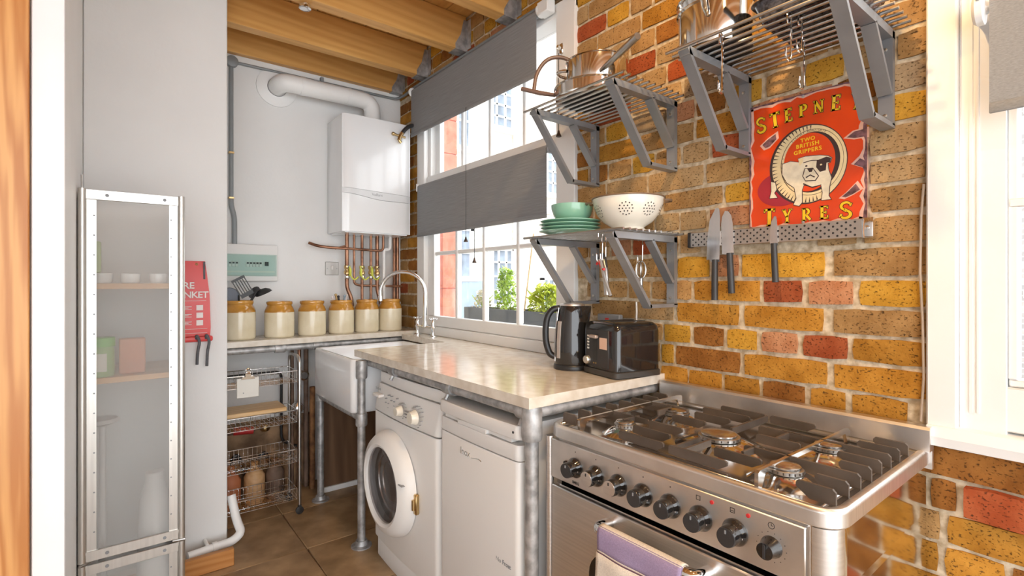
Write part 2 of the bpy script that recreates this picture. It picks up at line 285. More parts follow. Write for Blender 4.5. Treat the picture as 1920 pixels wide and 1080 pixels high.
# ================================================================== geometry helpers
def wloc(o):
    v = Vector((0, 0, 0))
    while o is not None: v += o.location; o = o.parent
    return v
def fillet(pts, r, n=6):
    pts = [Vector(p) for p in pts]; out = [pts[0]]
    for i in range(1, len(pts)-1):
        a, b, c = pts[i-1], pts[i], pts[i+1]
        d1 = (a-b); d2 = (c-b); l = min(r, d1.length*0.49, d2.length*0.49)
        p1 = b + d1.normalized()*l; p2 = b + d2.normalized()*l
        for k in range(n+1):
            t = k/n; out.append(p1*(1-t)**2 + b*2*t*(1-t) + p2*t*t)
    out.append(pts[-1]); return out
class MB:
    def __init__(s): s.v = []; s.f = []
    def add(s, verts, faces, fn=None):
        o = len(s.v); s.v += [Vector(fn(Vector(v))) if fn else Vector(v) for v in verts]
        s.f += [[i+o for i in f] for f in faces]; return s
    def box(s, x0, x1, y0, y1, z0, z1, bev=0.0, seg=2, fn=None):
        x0, x1 = min(x0, x1), max(x0, x1); y0, y1 = min(y0, y1), max(y0, y1); z0, z1 = min(z0, z1), max(z0, z1)
        v = [(x0,y0,z0),(x1,y0,z0),(x1,y1,z0),(x0,y1,z0),(x0,y0,z1),(x1,y0,z1),(x1,y1,z1),(x0,y1,z1)]
        f = [(0,3,2,1),(4,5,6,7),(0,1,5,4),(1,2,6,5),(2,3,7,6),(3,0,4,7)]
        if bev > 0:
            bm = bmesh.new(); bv = [bm.verts.new(p) for p in v]
            for q in f: bm.faces.new([bv[i] for i in q])
            bmesh.ops.bevel(bm, geom=bm.edges[:], offset=min(bev, 0.49*min(x1-x0, y1-y0, z1-z0)), segments=seg, profile=0.5, affect='EDGES')
            bm.verts.ensure_lookup_table(); bm.verts.index_update()
            s.add([p.co.copy() for p in bm.verts], [[q.index for q in g.verts] for g in bm.faces], fn); bm.free()
        else: s.add(v, f, fn)
        return s
    def prism(s, poly, axis, a, b, fn=None):
        """extrude a 2-D outline along an axis; poly in the other two axes (yz / xz / xy)"""
        n = len(poly)
        def P(p, t):
            return {'x': (t, p[0], p[1]), 'y': (p[0], t, p[1]), 'z': (p[0], p[1], t)}[axis]
        v = [P(p, a) for p in poly] + [P(p, b) for p in poly]
        f = [list(range(n))[::-1], list(range(n, 2*n))] + [[i, (i+1) % n, n+(i+1) % n, n+i] for i in range(n)]
        return s.add(v, f, fn)
    def tube(s, path, r, seg=10, closed=False, caps=True, fn=None):
        P = [Vector(p) for p in path]; n = len(P); rr = r if isinstance(r, (list, tuple)) else [r]*n
        T = []
        for i in range(n):
            a = P[i-1] if (i > 0 or closed) else P[i]; b = P[(i+1) % n] if (i < n-1 or closed) else P[i]
            t = (b-a); T.append(t.normalized() if t.length > 1e-9 else Vector((0, 0, 1)))
        up = Vector((0, 0, 1)) if abs(T[0].z) < 0.9 else Vector((1, 0, 0))
        nrm = (up - T[0]*up.dot(T[0])).normalized(); V = []; F = []
        for i in range(n):
            nrm = nrm - T[i]*nrm.dot(T[i]); nrm = nrm.normalized() if nrm.length > 1e-6 else T[i].orthogonal().normalized()
            bn = T[i].cross(nrm)
            for k in range(seg):
                a = 2*PI*k/seg; V.append(P[i] + (nrm*math.cos(a) + bn*math.sin(a))*rr[i])
        m = n if closed else n-1
        for i in range(m):
            j = (i+1) % n
            for k in range(seg): F.append([i*seg+k, i*seg+(k+1) % seg, j*seg+(k+1) % seg, j*seg+k])
        if caps and not closed: F.append(list(range(seg))[::-1]); F.append([(n-1)*seg+k for k in range(seg)])
        return s.add(V, F, fn)
    def lathe(s, prof, c, seg=32, axis='z', cap0=True, cap1=True, fn=None, sx=1.0, sy=1.0):
        """prof: (radius, height) pairs round an axis through c"""
        V = []; F = []; n = len(prof)
        for r, h in prof:
            for k in range(seg):
                a = 2*PI*k/seg; p, q = r*math.cos(a)*sx, r*math.sin(a)*sy
                V.append({'z': (c[0]+p, c[1]+q, c[2]+h), 'y': (c[0]+p, c[1]+h, c[2]+q), 'x': (c[0]+h, c[1]+p, c[2]+q)}[axis])
        for i in range(n-1):
            for k in range(seg): F.append([i*seg+k, i*seg+(k+1) % seg, (i+1)*seg+(k+1) % seg, (i+1)*seg+k])
        if cap0: F.append(list(range(seg))[::-1])
        if cap1: F.append([(n-1)*seg+k for k in range(seg)])
        return s.add(V, F, fn)
    def ball(s, c, r, seg=12, rings=8, sz=1.0):
        prof = [(max(1e-4, r*math.sin(PI*i/rings)), -r*sz*math.cos(PI*i/rings)) for i in range(rings+1)]
        return s.lathe(prof, c, seg, cap0=False, cap1=False)
    def build(s, name, material, parent=None, smooth=True, ang=40):
        off = wloc(parent) if parent else Vector((0, 0, 0))
        me = bpy.data.meshes.new(name); me.from_pydata([v-off for v in s.v], [], s.f); me.update()
        bm = bmesh.new(); bm.from_mesh(me); bmesh.ops.recalc_face_normals(bm, faces=bm.faces[:]); bm.to_mesh(me); bm.free()
        if smooth:
            me.polygons.foreach_set('use_smooth', [True]*len(me.polygons)); me.set_sharp_from_angle(angle=math.radians(ang))
        me.materials.append(material)
        o = bpy.data.objects.new(name, me); COL.objects.link(o)
        if parent: o.parent = parent
        return o
def tag(o, label, cat, group=None):
    o['label'] = label; o['category'] = cat
    if group: o['group'] = group
    return o
def thing(name, loc, label, cat, group=None):
    o = bpy.data.objects.new(name, None); COL.objects.link(o); o.location = loc; o.empty_display_size = 0.05
    return tag(o, label, cat, group)
def struct(o, label=None):
    o['kind'] = 'structure'
    if label: o['label'] = label
    return o
def rot(c, az=0, ax=0, ay=0):
    Mx = Matrix.Translation(c) @ Matrix.Rotation(az, 4, 'Z') @ Matrix.Rotation(ay, 4, 'Y') @ Matrix.Rotation(ax, 4, 'X') @ Matrix.Translation(-Vector(c))
    return lambda v: Mx @ v
def text_geo(body, size, depth=0.0003, align='LEFT', bold=0.0, space=1.0):
    cu = bpy.data.curves.new('lettering', 'FONT'); cu.body = body; cu.size = size; cu.extrude = depth; cu.align_x = align; cu.offset = bold
    cu.space_character = space; cu.resolution_u = 3
    ob = bpy.data.objects.new('lettering', cu); COL.objects.link(ob)
    dg = bpy.context.evaluated_depsgraph_get(); me = bpy.data.meshes.new_from_object(ob.evaluated_get(dg))
    v = [p.co.copy() for p in me.vertices]; f = [list(p.vertices) for p in me.polygons]
    bpy.data.objects.remove(ob); bpy.data.curves.remove(cu); bpy.data.meshes.remove(me)
    return v, f
def text_on_y(mb, body, x, y, z, size, **k):      # lettering on a face looking towards -y
    v, f = text_geo(body, size, **k); mb.add(v, f, lambda p: Vector((x+p.x, y-p.z, z+p.y)))
def text_on_x(mb, body, x, y, z, size, **k):      # lettering on a face looking towards +x
    v, f = text_geo(body, size, **k); mb.add(v, f, lambda p: Vector((x+p.z, y+p.x, z+p.y)))

# ================================================================== THE SETTING
# ---- floor
fl = struct(MB().box(-0.3, 5.2, -3.8, 0.0, -0.12, -0.008).build('floor', M['grout'], smooth=False))
t0 = MB().box(-0.2235, 0.2235, -0.2235, 0.2235, -0.012, 0.0, 0.003, 1)
tile_mesh = t0.build('tile', M['tile'], fl).data
bpy.data.objects.remove(fl.children[0])
for i in range(12):
    for j in range(8):
        o = bpy.data.objects.new('tile', tile_mesh); COL.objects.link(o); o.parent = fl
        o.location = (-0.05+0.45*i+0.2, -0.20-0.45*j, random.uniform(-0.0012, 0))
# ---- white end wall (x = 0)
wl = struct(MB().box(-0.25, 0.0, -3.8, 0.0, 0.0, 2.8).build('wall_left', M['white_wall'], smooth=False))
# ---- partition that carries the fire blanket, its return and the posts beside it
struct(MB().box(0.003, 0.60, -1.691, -1.172, 0.0, 2.8, 0.004, 1).build('wall_partition', M['white_wall']))
struct(MB().box(0.003, 1.58, -1.95, -1.692, 0.0, 2.8).build('wall_return', M['white_paint'], smooth=False))
struct(MB().box(1.582, 1.60, -1.752, -1.690, 0.0, 2.8, 0.002, 1).build('trim_1', M['white_paint']))
struct(MB().box(1.582, 1.612, -2.05, -1.755, 0.0, 2.8, 0.002, 1).build('trim_2', M['oak']))
# ---- far side of the room, behind the photographer
struct(MB().box(-0.25, 5.2, -4.0, -3.8, 0.0, 2.8).build('wall_rear', M['white_paint'], smooth=False))
# ---- ceiling: boards on joists, each joist in a steel hanger at the brick wall
ce = struct(MB().box(-0.25, 5.2, -3.8, 0.0, 2.79, 2.86).build('ceiling', M['board'], smooth=False))
for i in range(27):
    y = -0.07-0.14*i
    MB().box(-0.0, 5.2, y-0.0685, y+0.0685, 2.772, 2.79, 0.002, 1).build('board', M['board'], ce)
for k, xf in enumerate((0.045, 0.41, 0.87, 1.32, 1.77, 2.22, 2.67, 3.12, 3.57, 4.02, 4.47, 4.92)):
    x0, x1 = xf-0.07, xf
    if k == 0: x0 = 0.002
    bmn = MB().box(x0, x1, -3.79, -0.012, 2.572, 2.770, 0.003, 1).build('beam', M['beam'], ce)
    h = MB()
    h.box(x0-0.003, x1+0.003, -0.085, -0.006, 2.568, 2.5715)
    prof = [(-0.085, 2.568), (-0.006, 2.568), (-0.006, 2.745), (-0.03, 2.745), (-0.05, 2.66), (-0.085, 2.60)]
    h.prism(prof, 'x', x1+0.0005, x1+0.0035)
    if k: h.prism(prof, 'x', x0-0.0035, x0-0.0005)
    h.box(x1, x1+0.04, -0.009, -0.006, 2.58, 2.745)
    h.build('joist_hanger', M['galv'], bmn, smooth=False)

# ---- brick wall (y = 0) with two window openings
W1 = (0.285, 1.735, 0.925, 2.50)      # opening of the big window
W2 = (2.958, 4.10, 0.862, 2.62)
wb = MB()
YF, YB = 0.002, 0.12
wb.box(-0.25, W1[0], YF, YB, 0, 2.8).box(W1[0], W1[1], YF, YB, 0, W1[2]).box(W1[0], W1[1], YF, YB, W1[3], 2.8)
wb.box(W1[1], W2[0], YF, YB, 0, 2.8).box(W2[0], W2[1], YF, YB, 0, W2[2]).box(W2[0], W2[1], YF, YB, W2[3], 2.8).box(W2[1], 5.2, YF, YB, 0, 2.8)
wall = struct(wb.build('wall_back', M['mortar'], smooth=False))
def brick_mesh(w, h, seed):
    rnd = random.Random(seed); d0, d1 = -0.006, 0.02
    nx, nz = (5, 3) if w > 0.15 else (4, 3)
    V = []; F = []
    def jit(i, j):
        e = 0.0018 if (i in (0, nx-1) or j in (0, nz-1)) else 0
        return rnd.uniform(-e, e)
    for j in range(nz):
        for i in range(nx):
            u = i/(nx-1); v = j/(nz-1); edge = (i in (0, nx-1)) + (j in (0, nz-1))
            x = -w/2 + u*w; z = -h/2 + v*h
            if edge == 2: x *= 1-0.004/w; z *= 1-0.005/h
            V.append((x+jit(i, j), d0 + (0.0022 if edge else 0) + (0.001 if edge == 2 else 0) + rnd.uniform(-0.0016, 0.0016), z+jit(i, j)))
    idx = lambda i, j: j*nx+i
    for j in range(nz-1):
        for i in range(nx-1): F.append([idx(i, j), idx(i+1, j), idx(i+1, j+1), idx(i, j+1)])
    ring = [idx(i, 0) for i in range(nx)] + [idx(nx-1, j) for j in range(1, nz)] + [idx(i, nz-1) for i in range(nx-2, -1, -1)] + [idx(0, j) for j in range(nz-2, 0, -1)]
    o = len(V)
    for k in ring: V.append((V[k][0], d1, V[k][2]))
    n = len(ring)
    for a in range(n): F.append([ring[(a+1) % n], ring[a], o+a, o+(a+1) % n])
    me = bpy.data.meshes.new('brick'); me.from_pydata(V, [], F); me.update()
    me.polygons.foreach_set('use_smooth', [True]*len(me.polygons)); me.set_sharp_from_angle(angle=math.radians(35))
    me.materials.append(BRICKS['ochre']); return me
BM = {}
for cls in ('long', 'mid', 'short'):
    for s in range(6): BM[cls, s] = brick_mesh({'long': 0.22, 'mid': 0.15, 'short': 0.10}[cls], 0.066, hash((len(cls), s)) % 1000 + s*17)
MIX = ['ochre']*5 + ['tan']*5 + ['buff']*4 + ['yellow']*3 + ['brown']*2 + ['red']*2 + ['pink']*2 + ['grey']
nbrick = 0
def brick(x0, x1, z0, z1, col=None, proud=0.0):
    global nbrick
    w = x1-x0
    if w < 0.02: return
    cls = 'long' if w > 0.185 else ('mid' if w > 0.125 else 'short')
    base = {'long': 0.22, 'mid': 0.15, 'short': 0.10}[cls]
    o = bpy.data.objects.new('brick', BM[cls, random.randrange(6)]); COL.objects.link(o); o.parent = wall
    o.location = ((x0+x1)/2, random.uniform(-0.002, 0.001)-proud, (z0+z1)/2 + random.uniform(-0.0015, 0.0015))
    o.scale = (w/base, 1, (z1-z0)/0.066)
    o.rotation_euler = (0, random.uniform(-0.008, 0.008), 0)
    o.material_slots[0].link = 'OBJECT'; o.material_slots[0].material = BRICKS[col or random.choice(MIX)]
    nbrick += 1
J = 0.011
# the six courses above the cooker, brick by brick
rowsx = [
 (0.880, 0.952, [(2.171,2.279,'ochre'),(2.288,2.409,'ochre'),(2.420,2.534,'ochre'),(2.544,2.668,'brown'),(2.682,2.772,'ochre'),(2.787,2.911,'ochre')]),
 (0.962, 1.030, [(1.99,2.165,'tan'),(2.175,2.223,'yellow'),(2.235,2.470,'brown'),(2.487,2.726,'ochre'),(2.743,2.952,'ochre')]),
 (1.041, 1.104, [(1.98,2.08,'tan'),(2.09,2.175,'tan'),(2.187,2.291,'yellow'),(2.306,2.415,'brown'),(2.427,2.526,'yellow'),(2.541,2.646,'pink'),(2.663,2.776,'red'),(2.790,2.952,'ochre')]),
 (1.115, 1.182, [(1.83,2.05,'tan'),(2.063,2.224,'buff'),(2.240,2.466,'ochre'),(2.487,2.715,'ochre'),(2.742,2.949,'tan')]),
 (1.194, 1.261, [(1.80,1.90,'buff'),(1.912,2.01,'tan'),(2.022,2.12,'tan'),(2.132,2.228,'tan'),(2.240,2.294,'tan'),(2.307,2.379,'ochre'),(2.390,2.535,'ochre'),(2.548,2.660,'red'),(2.676,2.791,'pink'),(2.805,2.949,'yellow')]),
 (1.273, 1.346, [(1.745,1.82,'buff'),(1.832,2.055,'tan'),(2.069,2.225,'tan'),(2.240,2.365,'yellow'),(2.378,2.465,'pink'),(2.478,2.720,'yellow'),(2.742,2.950,'tan')]),
 (1.360, 1.428, [(1.745,1.80,'tan'),(1.812,1.92,'buff'),(1.933,2.03,'pink'),(2.042,2.135,'red'),(2.148,2.24,'tan'),(2.252,2.33,'buff'),(2.70,2.80,'buff'),(2.815,2.950,'tan')]),
 (1.441, 1.505, [(1.745,1.93,'buff'),(1.942,2.14,'tan'),(2.150,2.245,'buff'),(2.256,2.352,'buff'),(2.365,2.515,'pink'),(2.83,2.950,'tan')]),
 (1.518, 1.578, [(1.745,1.83,'grey'),(1.843,1.95,'tan'),(1.963,2.06,'tan'),(2.072,2.17,'tan'),(2.182,2.41,'tan'),(2.423,2.515,'yellow'),(2.83,2.950,'buff')]),
 (1.592, 1.662, [(1.745,1.90,'tan'),(1.913,2.105,'buff'),(2.118,2.340,'buff'),(2.355,2.515,'tan'),(2.83,2.950,'buff')]),
]
for z0, z1, L in rowsx:
    for x0, x1, c in L: brick(x0, x1, z0, z1, c)
# courses above, alternating stretchers and headers
def course(x0, x1, z0, z1, stretch, first=None):
    x = x0; n = 0
    while x < x1-0.03:
        w = random.uniform(0.205, 0.232) if stretch else random.uniform(0.094, 0.112)
        if n == 0 and first: w = first
        if random.random() < 0.12: w = random.uniform(0.10, 0.2)
        e = min(x+w, x1)
        if x1-e < 0.045: e = x1
        brick(x, e, z0, z1); x = e + J + random.uniform(-0.002, 0.003); n += 1
zc = [1.675, 1.752, 1.830, 1.908, 1.986, 2.064, 2.142, 2.220, 2.298, 2.376, 2.454, 2.532, 2.610, 2.688]
for k, z in enumerate(zc):
    z1 = z+0.066
    if z < 2.50: course(1.742, 2.950, z, z1, k % 2 == 1, 0.06+0.05*(k % 3))
    else: course(0.0, 2.950, z, z1, k % 2 == 1, 0.1)
# narrow strip between end wall and window
zz = 0.947; k = 0
while zz < 2.47:
    if k % 2: brick(0.008, 0.115, zz, zz+0.066, random.choice(['tan','brown','red','ochre'])); brick(0.127, 0.276, zz, zz+0.066, random.choice(['ochre','tan','brown']))
    else: brick(0.008, 0.21, zz, zz+0.066, random.choice(['ochre','tan','brown'])); brick(0.222, 0.276, zz, zz+0.066, random.choice(['brown','red','tan']))
    zz += 0.078; k += 1
# below the right-hand sill and beside the cooker
zz = 0.782
lows = [[(2.93,3.30,'brown',0)], [(2.958,3.005,'brown',0),(3.022,3.235,'red',0.02),(3.25,3.46,'ochre',0)], [(2.905,2.975,'tan',0),(2.99,3.21,'ochre',0),(3.225,3.43,'ochre',0)],
        [(2.88,2.972,'ochre',0),(2.985,3.09,'ochre',0),(3.102,3.21,'brown',0),(3.222,3.33,'ochre',0)], [(2.90,3.06,'ochre',0),(3.075,3.28,'brown',0),(3.295,3.5,'ochre',0)],
        [(2.94,3.04,'brown',0),(3.055,3.16,'ochre',0),(3.175,3.28,'red',0)], [(2.90,3.10,'ochre',0),(3.115,3.31,'ochre',0)], [(2.94,3.04,'brown',0),(3.055,3.16,'tan',0),(3.175,3.28,'ochre',0)]]
for r, L in enumerate(lows):
    z0 = 0.782-0.080*r
    for x0, x1, c, pr in L: brick(x0, x1, z0, z0+(0.072 if r != 1 else 0.074), c, pr)

# ---- window_1: white sash window
w1 = thing('window_1', (1.01, 0.05, 0.925), 'white sash window with small panes above the sink', 'window')
for k in ('category',): del w1[k]
w1['kind'] = 'structure'
def P1(name, mb, m='white_paint', par=None, **k): return mb.build(name, M[m], par or w1, **k)
P1('casing', MB().box(0.277, 0.372, -0.014, 0.02, 0.95, 2.50, 0.003, 1).box(0.33, 0.40, 0.02, 0.09, 0.95, 2.50, 0.002, 1))
P1('casing', MB().box(1.625, 1.742, -0.022, 0.02, 0.95, 2.50, 0.003, 1).box(1.60, 1.66, 0.02, 0.09, 0.95, 2.50, 0.002, 1))
P1('casing', MB().box(0.277, 1.742, -0.014, 0.09, 2.46, 2.52, 0.003, 1))
P1('reveal', MB().box(0.2855, 0.300, 0.092, 0.118, 0.962, 2.498).box(0.300, 1.735, 0.092, 0.118, 2.486, 2.498))
P1('sill', MB().box(0.277, 1.742, -0.012, 0.03, 0.9225, 0.975, 0.003, 1).box(0.287, 1.733, 0.0, 0.48, 0.93, 0.954))
P1('bottom_rail', MB().box(0.372, 1.63, 0.012, 0.052, 0.976, 1.042, 0.004, 1))
P1('stile', MB().box(0.40, 0.455, 0.014, 0.05, 1.042, 1.90, 0.003, 1))
P1('stile', MB().box(1.60, 1.645, 0.014, 0.05, 1.042, 1.90, 0.003, 1))
P1('meeting_rail', MB().box(0.372, 1.63, 0.005, 0.052, 1.885, 1.938, 0.003, 1))
bars = (0.715, 0.998, 1.300)
for x in bars: P1('glazing_bar', MB().box(x-0.013, x+0.013, 0.016, 0.05, 1.042, 1.886, 0.005, 1))
P1('glazing_bar', MB().box(0.455, 1.60, 0.020, 0.048, 1.427, 1.450, 0.005, 1))
P1('stile', MB().box(0.40, 0.455, 0.056, 0.088, 1.93, 2.46, 0.003, 1))
P1('stile', MB().box(1.60, 1.645, 0.056, 0.088, 1.93, 2.46, 0.003, 1))
for x in bars: P1('glazing_bar', MB().box(x-0.013, x+0.013, 0.058, 0.086, 1.93, 2.46, 0.005, 1))
xe = [0.455] + [b for b in bars] + [1.60]
for a, b in zip(xe[:-1], xe[1:]):
    aa = a+0.013 if a in bars else a; bb = b-0.013 if b in bars else b
    P1('pane', MB().box(aa, bb, 0.032, 0.035, 1.042, 1.427), 'glass', smooth=False)
    P1('pane', MB().box(aa, bb, 0.032, 0.035, 1.450, 1.885), 'glass', smooth=False)
    P1('pane', MB().box(aa, bb, 0.070, 0.073, 1.938, 2.46), 'glass', smooth=False)
P1('sash_catch', MB().box(1.655, 1.675, -0.03, -0.018, 2.27, 2.32, 0.003, 1).tube([(1.665, -0.034, 2.295), (1.665, -0.05, 2.30)], 0.008), 'chrome')
# ---- window_2 on the right
w2 = thing('window_2', (3.5, 0.05, 0.862), 'white sash window beside the cooker with moulded jamb', 'window')
del w2['category']; w2['kind'] = 'structure'
def P2(name, mb, m='white_paint', **k): return mb.build(name, M[m], w2, **k)
P2('casing', MB().box(2.952, 3.011, -0.022, 0.03, 0.905, 2.60, 0.004, 1))
P2('jamb', MB().box(3.011, 3.094, -0.004, 0.03, 0.905, 2.60, 0.002, 1).box(3.030, 3.036, -0.007, -0.004, 0.95, 2.58).box(3.043, 3.047, -0.007, -0.004, 0.95, 2.58))
P2('sill', MB().prism([(-0.035, 0.862), (-0.042, 0.885), (-0.03, 0.908), (0.05, 0.916), (0.05, 0.862)], 'x', 2.955, 4.12))
P2('apron', MB().box(3.085, 4.02, -0.002, 0.04, 0.9165, 1.018, 0.003, 1))
P2('casing', MB().box(4.02, 4.12, -0.022, 0.03, 0.905, 2.60, 0.004, 1))
P2('casing', MB().box(2.952, 4.12, -0.022, 0.05, 2.60, 2.68, 0.004, 1))
P2('bottom_rail', MB().box(3.096, 4.02, 0.004, 0.045, 1.019, 1.036, 0.003, 1), 'white_paint')
P2('meeting_rail', MB().box(3.096, 4.02, 0.0, 0.045, 1.425, 1.446, 0.003, 1), 'white_paint')
P2('stile', MB().box(3.094, 3.112, 0.002, 0.045, 1.036, 2.60, 0.003, 1), 'white_paint')
P2('glazing_bar', MB().box(3.55, 3.57, 0.006, 0.04, 1.036, 2.60, 0.003, 1), 'white_paint')
for z0, z1 in ((1.036, 1.425), (1.446, 2.60)):
    P2('pane', MB().box(3.112, 3.55, 0.020, 0.023, z0, z1), 'glass', smooth=False)
    P2('pane', MB().box(3.57, 4.02, 0.020, 0.023, z0, z1), 'glass', smooth=False)

# ================================================================== OUTSIDE
tag(MB().box(-14, 9, 0.32, 14, -0.6, -0.5).build('pavement', M['pavement'], smooth=False), 'grey paved yard outside the sash window', 'pavement')['kind'] = 'structure'
fb = thing('house', (-5.0, 6.0, -0.5), 'pale stock brick house across the yard seen through sash window', 'building')
MB().box(-6.0, -5.0, 1.2, 13.5, -0.5, 8.5).build('wall', M['facade'], fb, smooth=False)
def far_window(par, y0, y1, z0, z1, nx, nz, x=-5.0):
    fr = MB(); t = 0.05
    fr.box(x, x+0.06, y0-0.04, y0+t, z0, z1).box(x, x+0.06, y1-t, y1+0.04, z0, z1).box(x, x+0.06, y0-0.04, y1+0.04, z1-t, z1+0.04)
    fr.box(x, x+0.12, y0-0.10, y1+0.10, z0-0.08, z0+0.02)
    for i in range(1, nx): yy = y0+(y1-y0)*i/nx; fr.box(x, x+0.045, yy-0.018, yy+0.018, z0, z1)
    for i in range(1, nz): zz_ = z0+(z1-z0)*i/nz; fr.box(x, x+0.045, y0, y1, zz_-0.018, zz_+0.018)
    w = fr.build('window', M['white_paint'], par, smooth=False)
    MB().box(x, x+0.012, y0, y1, z0, z1).build('pane', M['farglass'], w, smooth=False)
far_window(fb, 4.30, 4.95, 4.40, 5.35, 3, 4)
far_window(fb, 3.55, 3.90, 3.85, 4.9, 1, 2)
far_window(fb, 4.38, 4.95, 0.80, 1.95, 3, 4)
far_window(fb, 3.55, 3.92, 1.35, 2.3, 1, 2)
far_window(fb, 5.75, 6.3, 0.7, 1.35, 3, 2)
far_window(fb, 5.85, 6.5, 3.2, 4.2, 3, 4)
MB().box(-4.99, -4.9, 3.3, 4.22, -0.5, 1.28).build('door', M['bluegrey'], fb, smooth=False)
MB().tube([(-4.93, 4.98, -0.5), (-4.93, 4.98, 8.0)], 0.05).build('drainpipe', M['white_paint'], fb)
MB().box(-4.99, -4.94, 1.2, 13.5, 2.75, 2.9).build('string_course', M['white_paint'], fb, smooth=False)
f2 = thing('house', (2.5, 8.0, -0.5), 'grey brick house with white sashes beyond cooker-side window', 'building')
MB().box(0.0, 8.0, 8.0, 9.0, -0.5, 8.0).build('wall', M['facade2'], f2, smooth=False)
for zc_ in (-0.1, 1.15, 2.35, 3.6):
    for xc in (1.55, 2.75, 3.95):
        fr = MB(); x0, x1, z0, z1 = xc-0.42, xc+0.42, zc_, zc_+0.85
        fr.box(x0-0.06, x0, 7.94, 8.0, z0, z1).box(x1, x1+0.06, 7.94, 8.0, z0, z1).box(x0-0.06, x1+0.06, 7.94, 8.0, z1, z1+0.08).box(x0-0.12, x1+0.12, 7.9, 8.0, z0-0.1, z0)
        for i in (1, 2): xx = x0+(x1-x0)*i/3; fr.box(xx-0.015, xx+0.015, 7.95, 8.0, z0, z1)
        fr.box(x0, x1, 7.95, 8.0, z0+0.4, z0+0.44)
        w = fr.build('window', M['white_paint'], f2, smooth=False)
        MB().box(x0, x1, 7.985, 8.0, z0, z1).build('pane', M['farglass'], w, smooth=False)
# red brick pier with its blue-grey downpipe
rp_ = thing('brick_pier', (-1.02, 0.92, -0.5), 'red brick pier standing outside the sash window', 'pier')
MB().box(-1.19, -0.855, 0.845, 0.995, -0.5, 6).build('core', M['redmortar'], rp_, smooth=False)
for k in range(18):
    z = -0.4+0.32*k
    MB().box(-1.20, -0.845, 0.84, 1.0, z, z+0.312, 0.004, 1).build('block', M['redbrick'], rp_)
tag(MB().tube([(-0.87, 0.765, -0.5), (-0.87, 0.765, 6)], 0.05).build('downpipe', M['bluegrey']), 'blue-grey downpipe beside the red brick pier', 'pipe')
# planter with plants
pl = thing('window_box', (0.85, 0.37, 0.955), 'dark slate window box full of plants outside sash window', 'planter')
pm = MB(); pm.box(0.36, 1.50, 0.30, 0.315, 0.962, 1.087, 0.002, 1).box(0.36, 1.50, 0.445, 0.46, 0.962, 1.087, 0.002, 1).box(0.36, 0.375, 0.315, 0.445, 0.962, 1.087).box(1.485, 1.50, 0.315, 0.445, 0.962, 1.087).box(0.36, 1.50, 0.30, 0.46, 0.955, 0.965)
pm.build('box', M['planter'], pl, smooth=False)
MB().box(0.375, 1.485, 0.315, 0.445, 0.965, 1.06).build('soil', M['soil'], pl, smooth=False)
def plant(name, label, c, rx, ry, h, n, m, size, seed, cat='plant'):
    r = random.Random(seed); root = thing(name, (c[0], c[1], c[2]), label, cat)
    st = MB(); lf = MB()
    for i in range(7):
        e = Vector((c[0]+r.uniform(-rx, rx)*0.7, c[1]+r.uniform(-ry, ry)*0.7, c[2]+h*r.uniform(0.6, 0.95)))
        st.tube([Vector((c[0]+r.uniform(-.02, .02), c[1], c[2])), (Vector(c)+e)/2+Vector((r.uniform(-.02,.02), 0, 0.01)), e], 0.003, 5)
    for i in range(n):
        zf = r.random()**0.7; a = r.uniform(0, 2*PI); q = r.random()**0.5
        tap = 1.0-0.5*zf
        p = Vector((c[0]+rx*q*math.cos(a)*tap, c[1]+ry*q*math.sin(a)*tap, c[2]+h*zf))
        s_ = size*r.uniform(0.6, 1.2)
        R_ = Matrix.Rotation(r.uniform(0, 6.28), 4, 'Z') @ Matrix.Rotation(r.uniform(-1.1, 1.1), 4, 'X')
        vv = [(0, 0, 0), (s_*0.35, s_*0.5, s_*0.08), (0, s_, 0), (-s_*0.35, s_*0.5, s_*0.08)]
        lf.add([p + (R_ @ Vector(v)) for v in vv], [[0, 1, 2], [0, 2, 3]])
    st.build('stem', M['leaf'], root); o = lf.build('foliage', M[m], root, smooth=False); o['kind'] = 'stuff'
plant('shrub', 'tall bright green shrub growing in the window box', (0.735, 0.38, 1.06), 0.12, 0.06, 0.28, 560, 'leaf', 0.032, 1)
plant('flowering_plant', 'cream flowered low plant at end of the window box', (0.47, 0.38, 1.06), 0.11, 0.055, 0.14, 260, 'petal', 0.026, 2)
plant('leafy_plant', 'yellow-green leafy plant spilling over the window box', (1.13, 0.37, 1.06), 0.20, 0.065, 0.17, 620, 'leaf2', 0.038, 3)
tag(MB().tube([(0.90, 0.38, 1.0), (0.98, 0.40, 1.55)], 0.004, 6).build('plant_cane', M['beech']), 'thin cane standing in the window box', 'cane')

# ================================================================== WORKTOP, SINK AND THEIR PIPE FRAME
ZT = 0.922
# long worktop: stone with a cut-out over the sink
wt = MB()
TH = 0.032
wt.prism([(0.30, -0.004), (0.30, -0.135), (0.845, -0.135), (0.845, -0.655), (2.188, -0.655), (2.188, -0.004)], 'z', ZT-TH, ZT)
tag(wt.build('stone_worktop', M['stone'], smooth=False), 'polished cream stone worktop over washing machine and fridge', 'worktop')
tag(MB().box(0.004, 0.296, -1.168, -0.004, 0.908, 0.940, 0.002, 1).build('stone_shelf', M['stone']), 'narrow cream stone shelf carrying the row of stoneware jars', 'shelf')
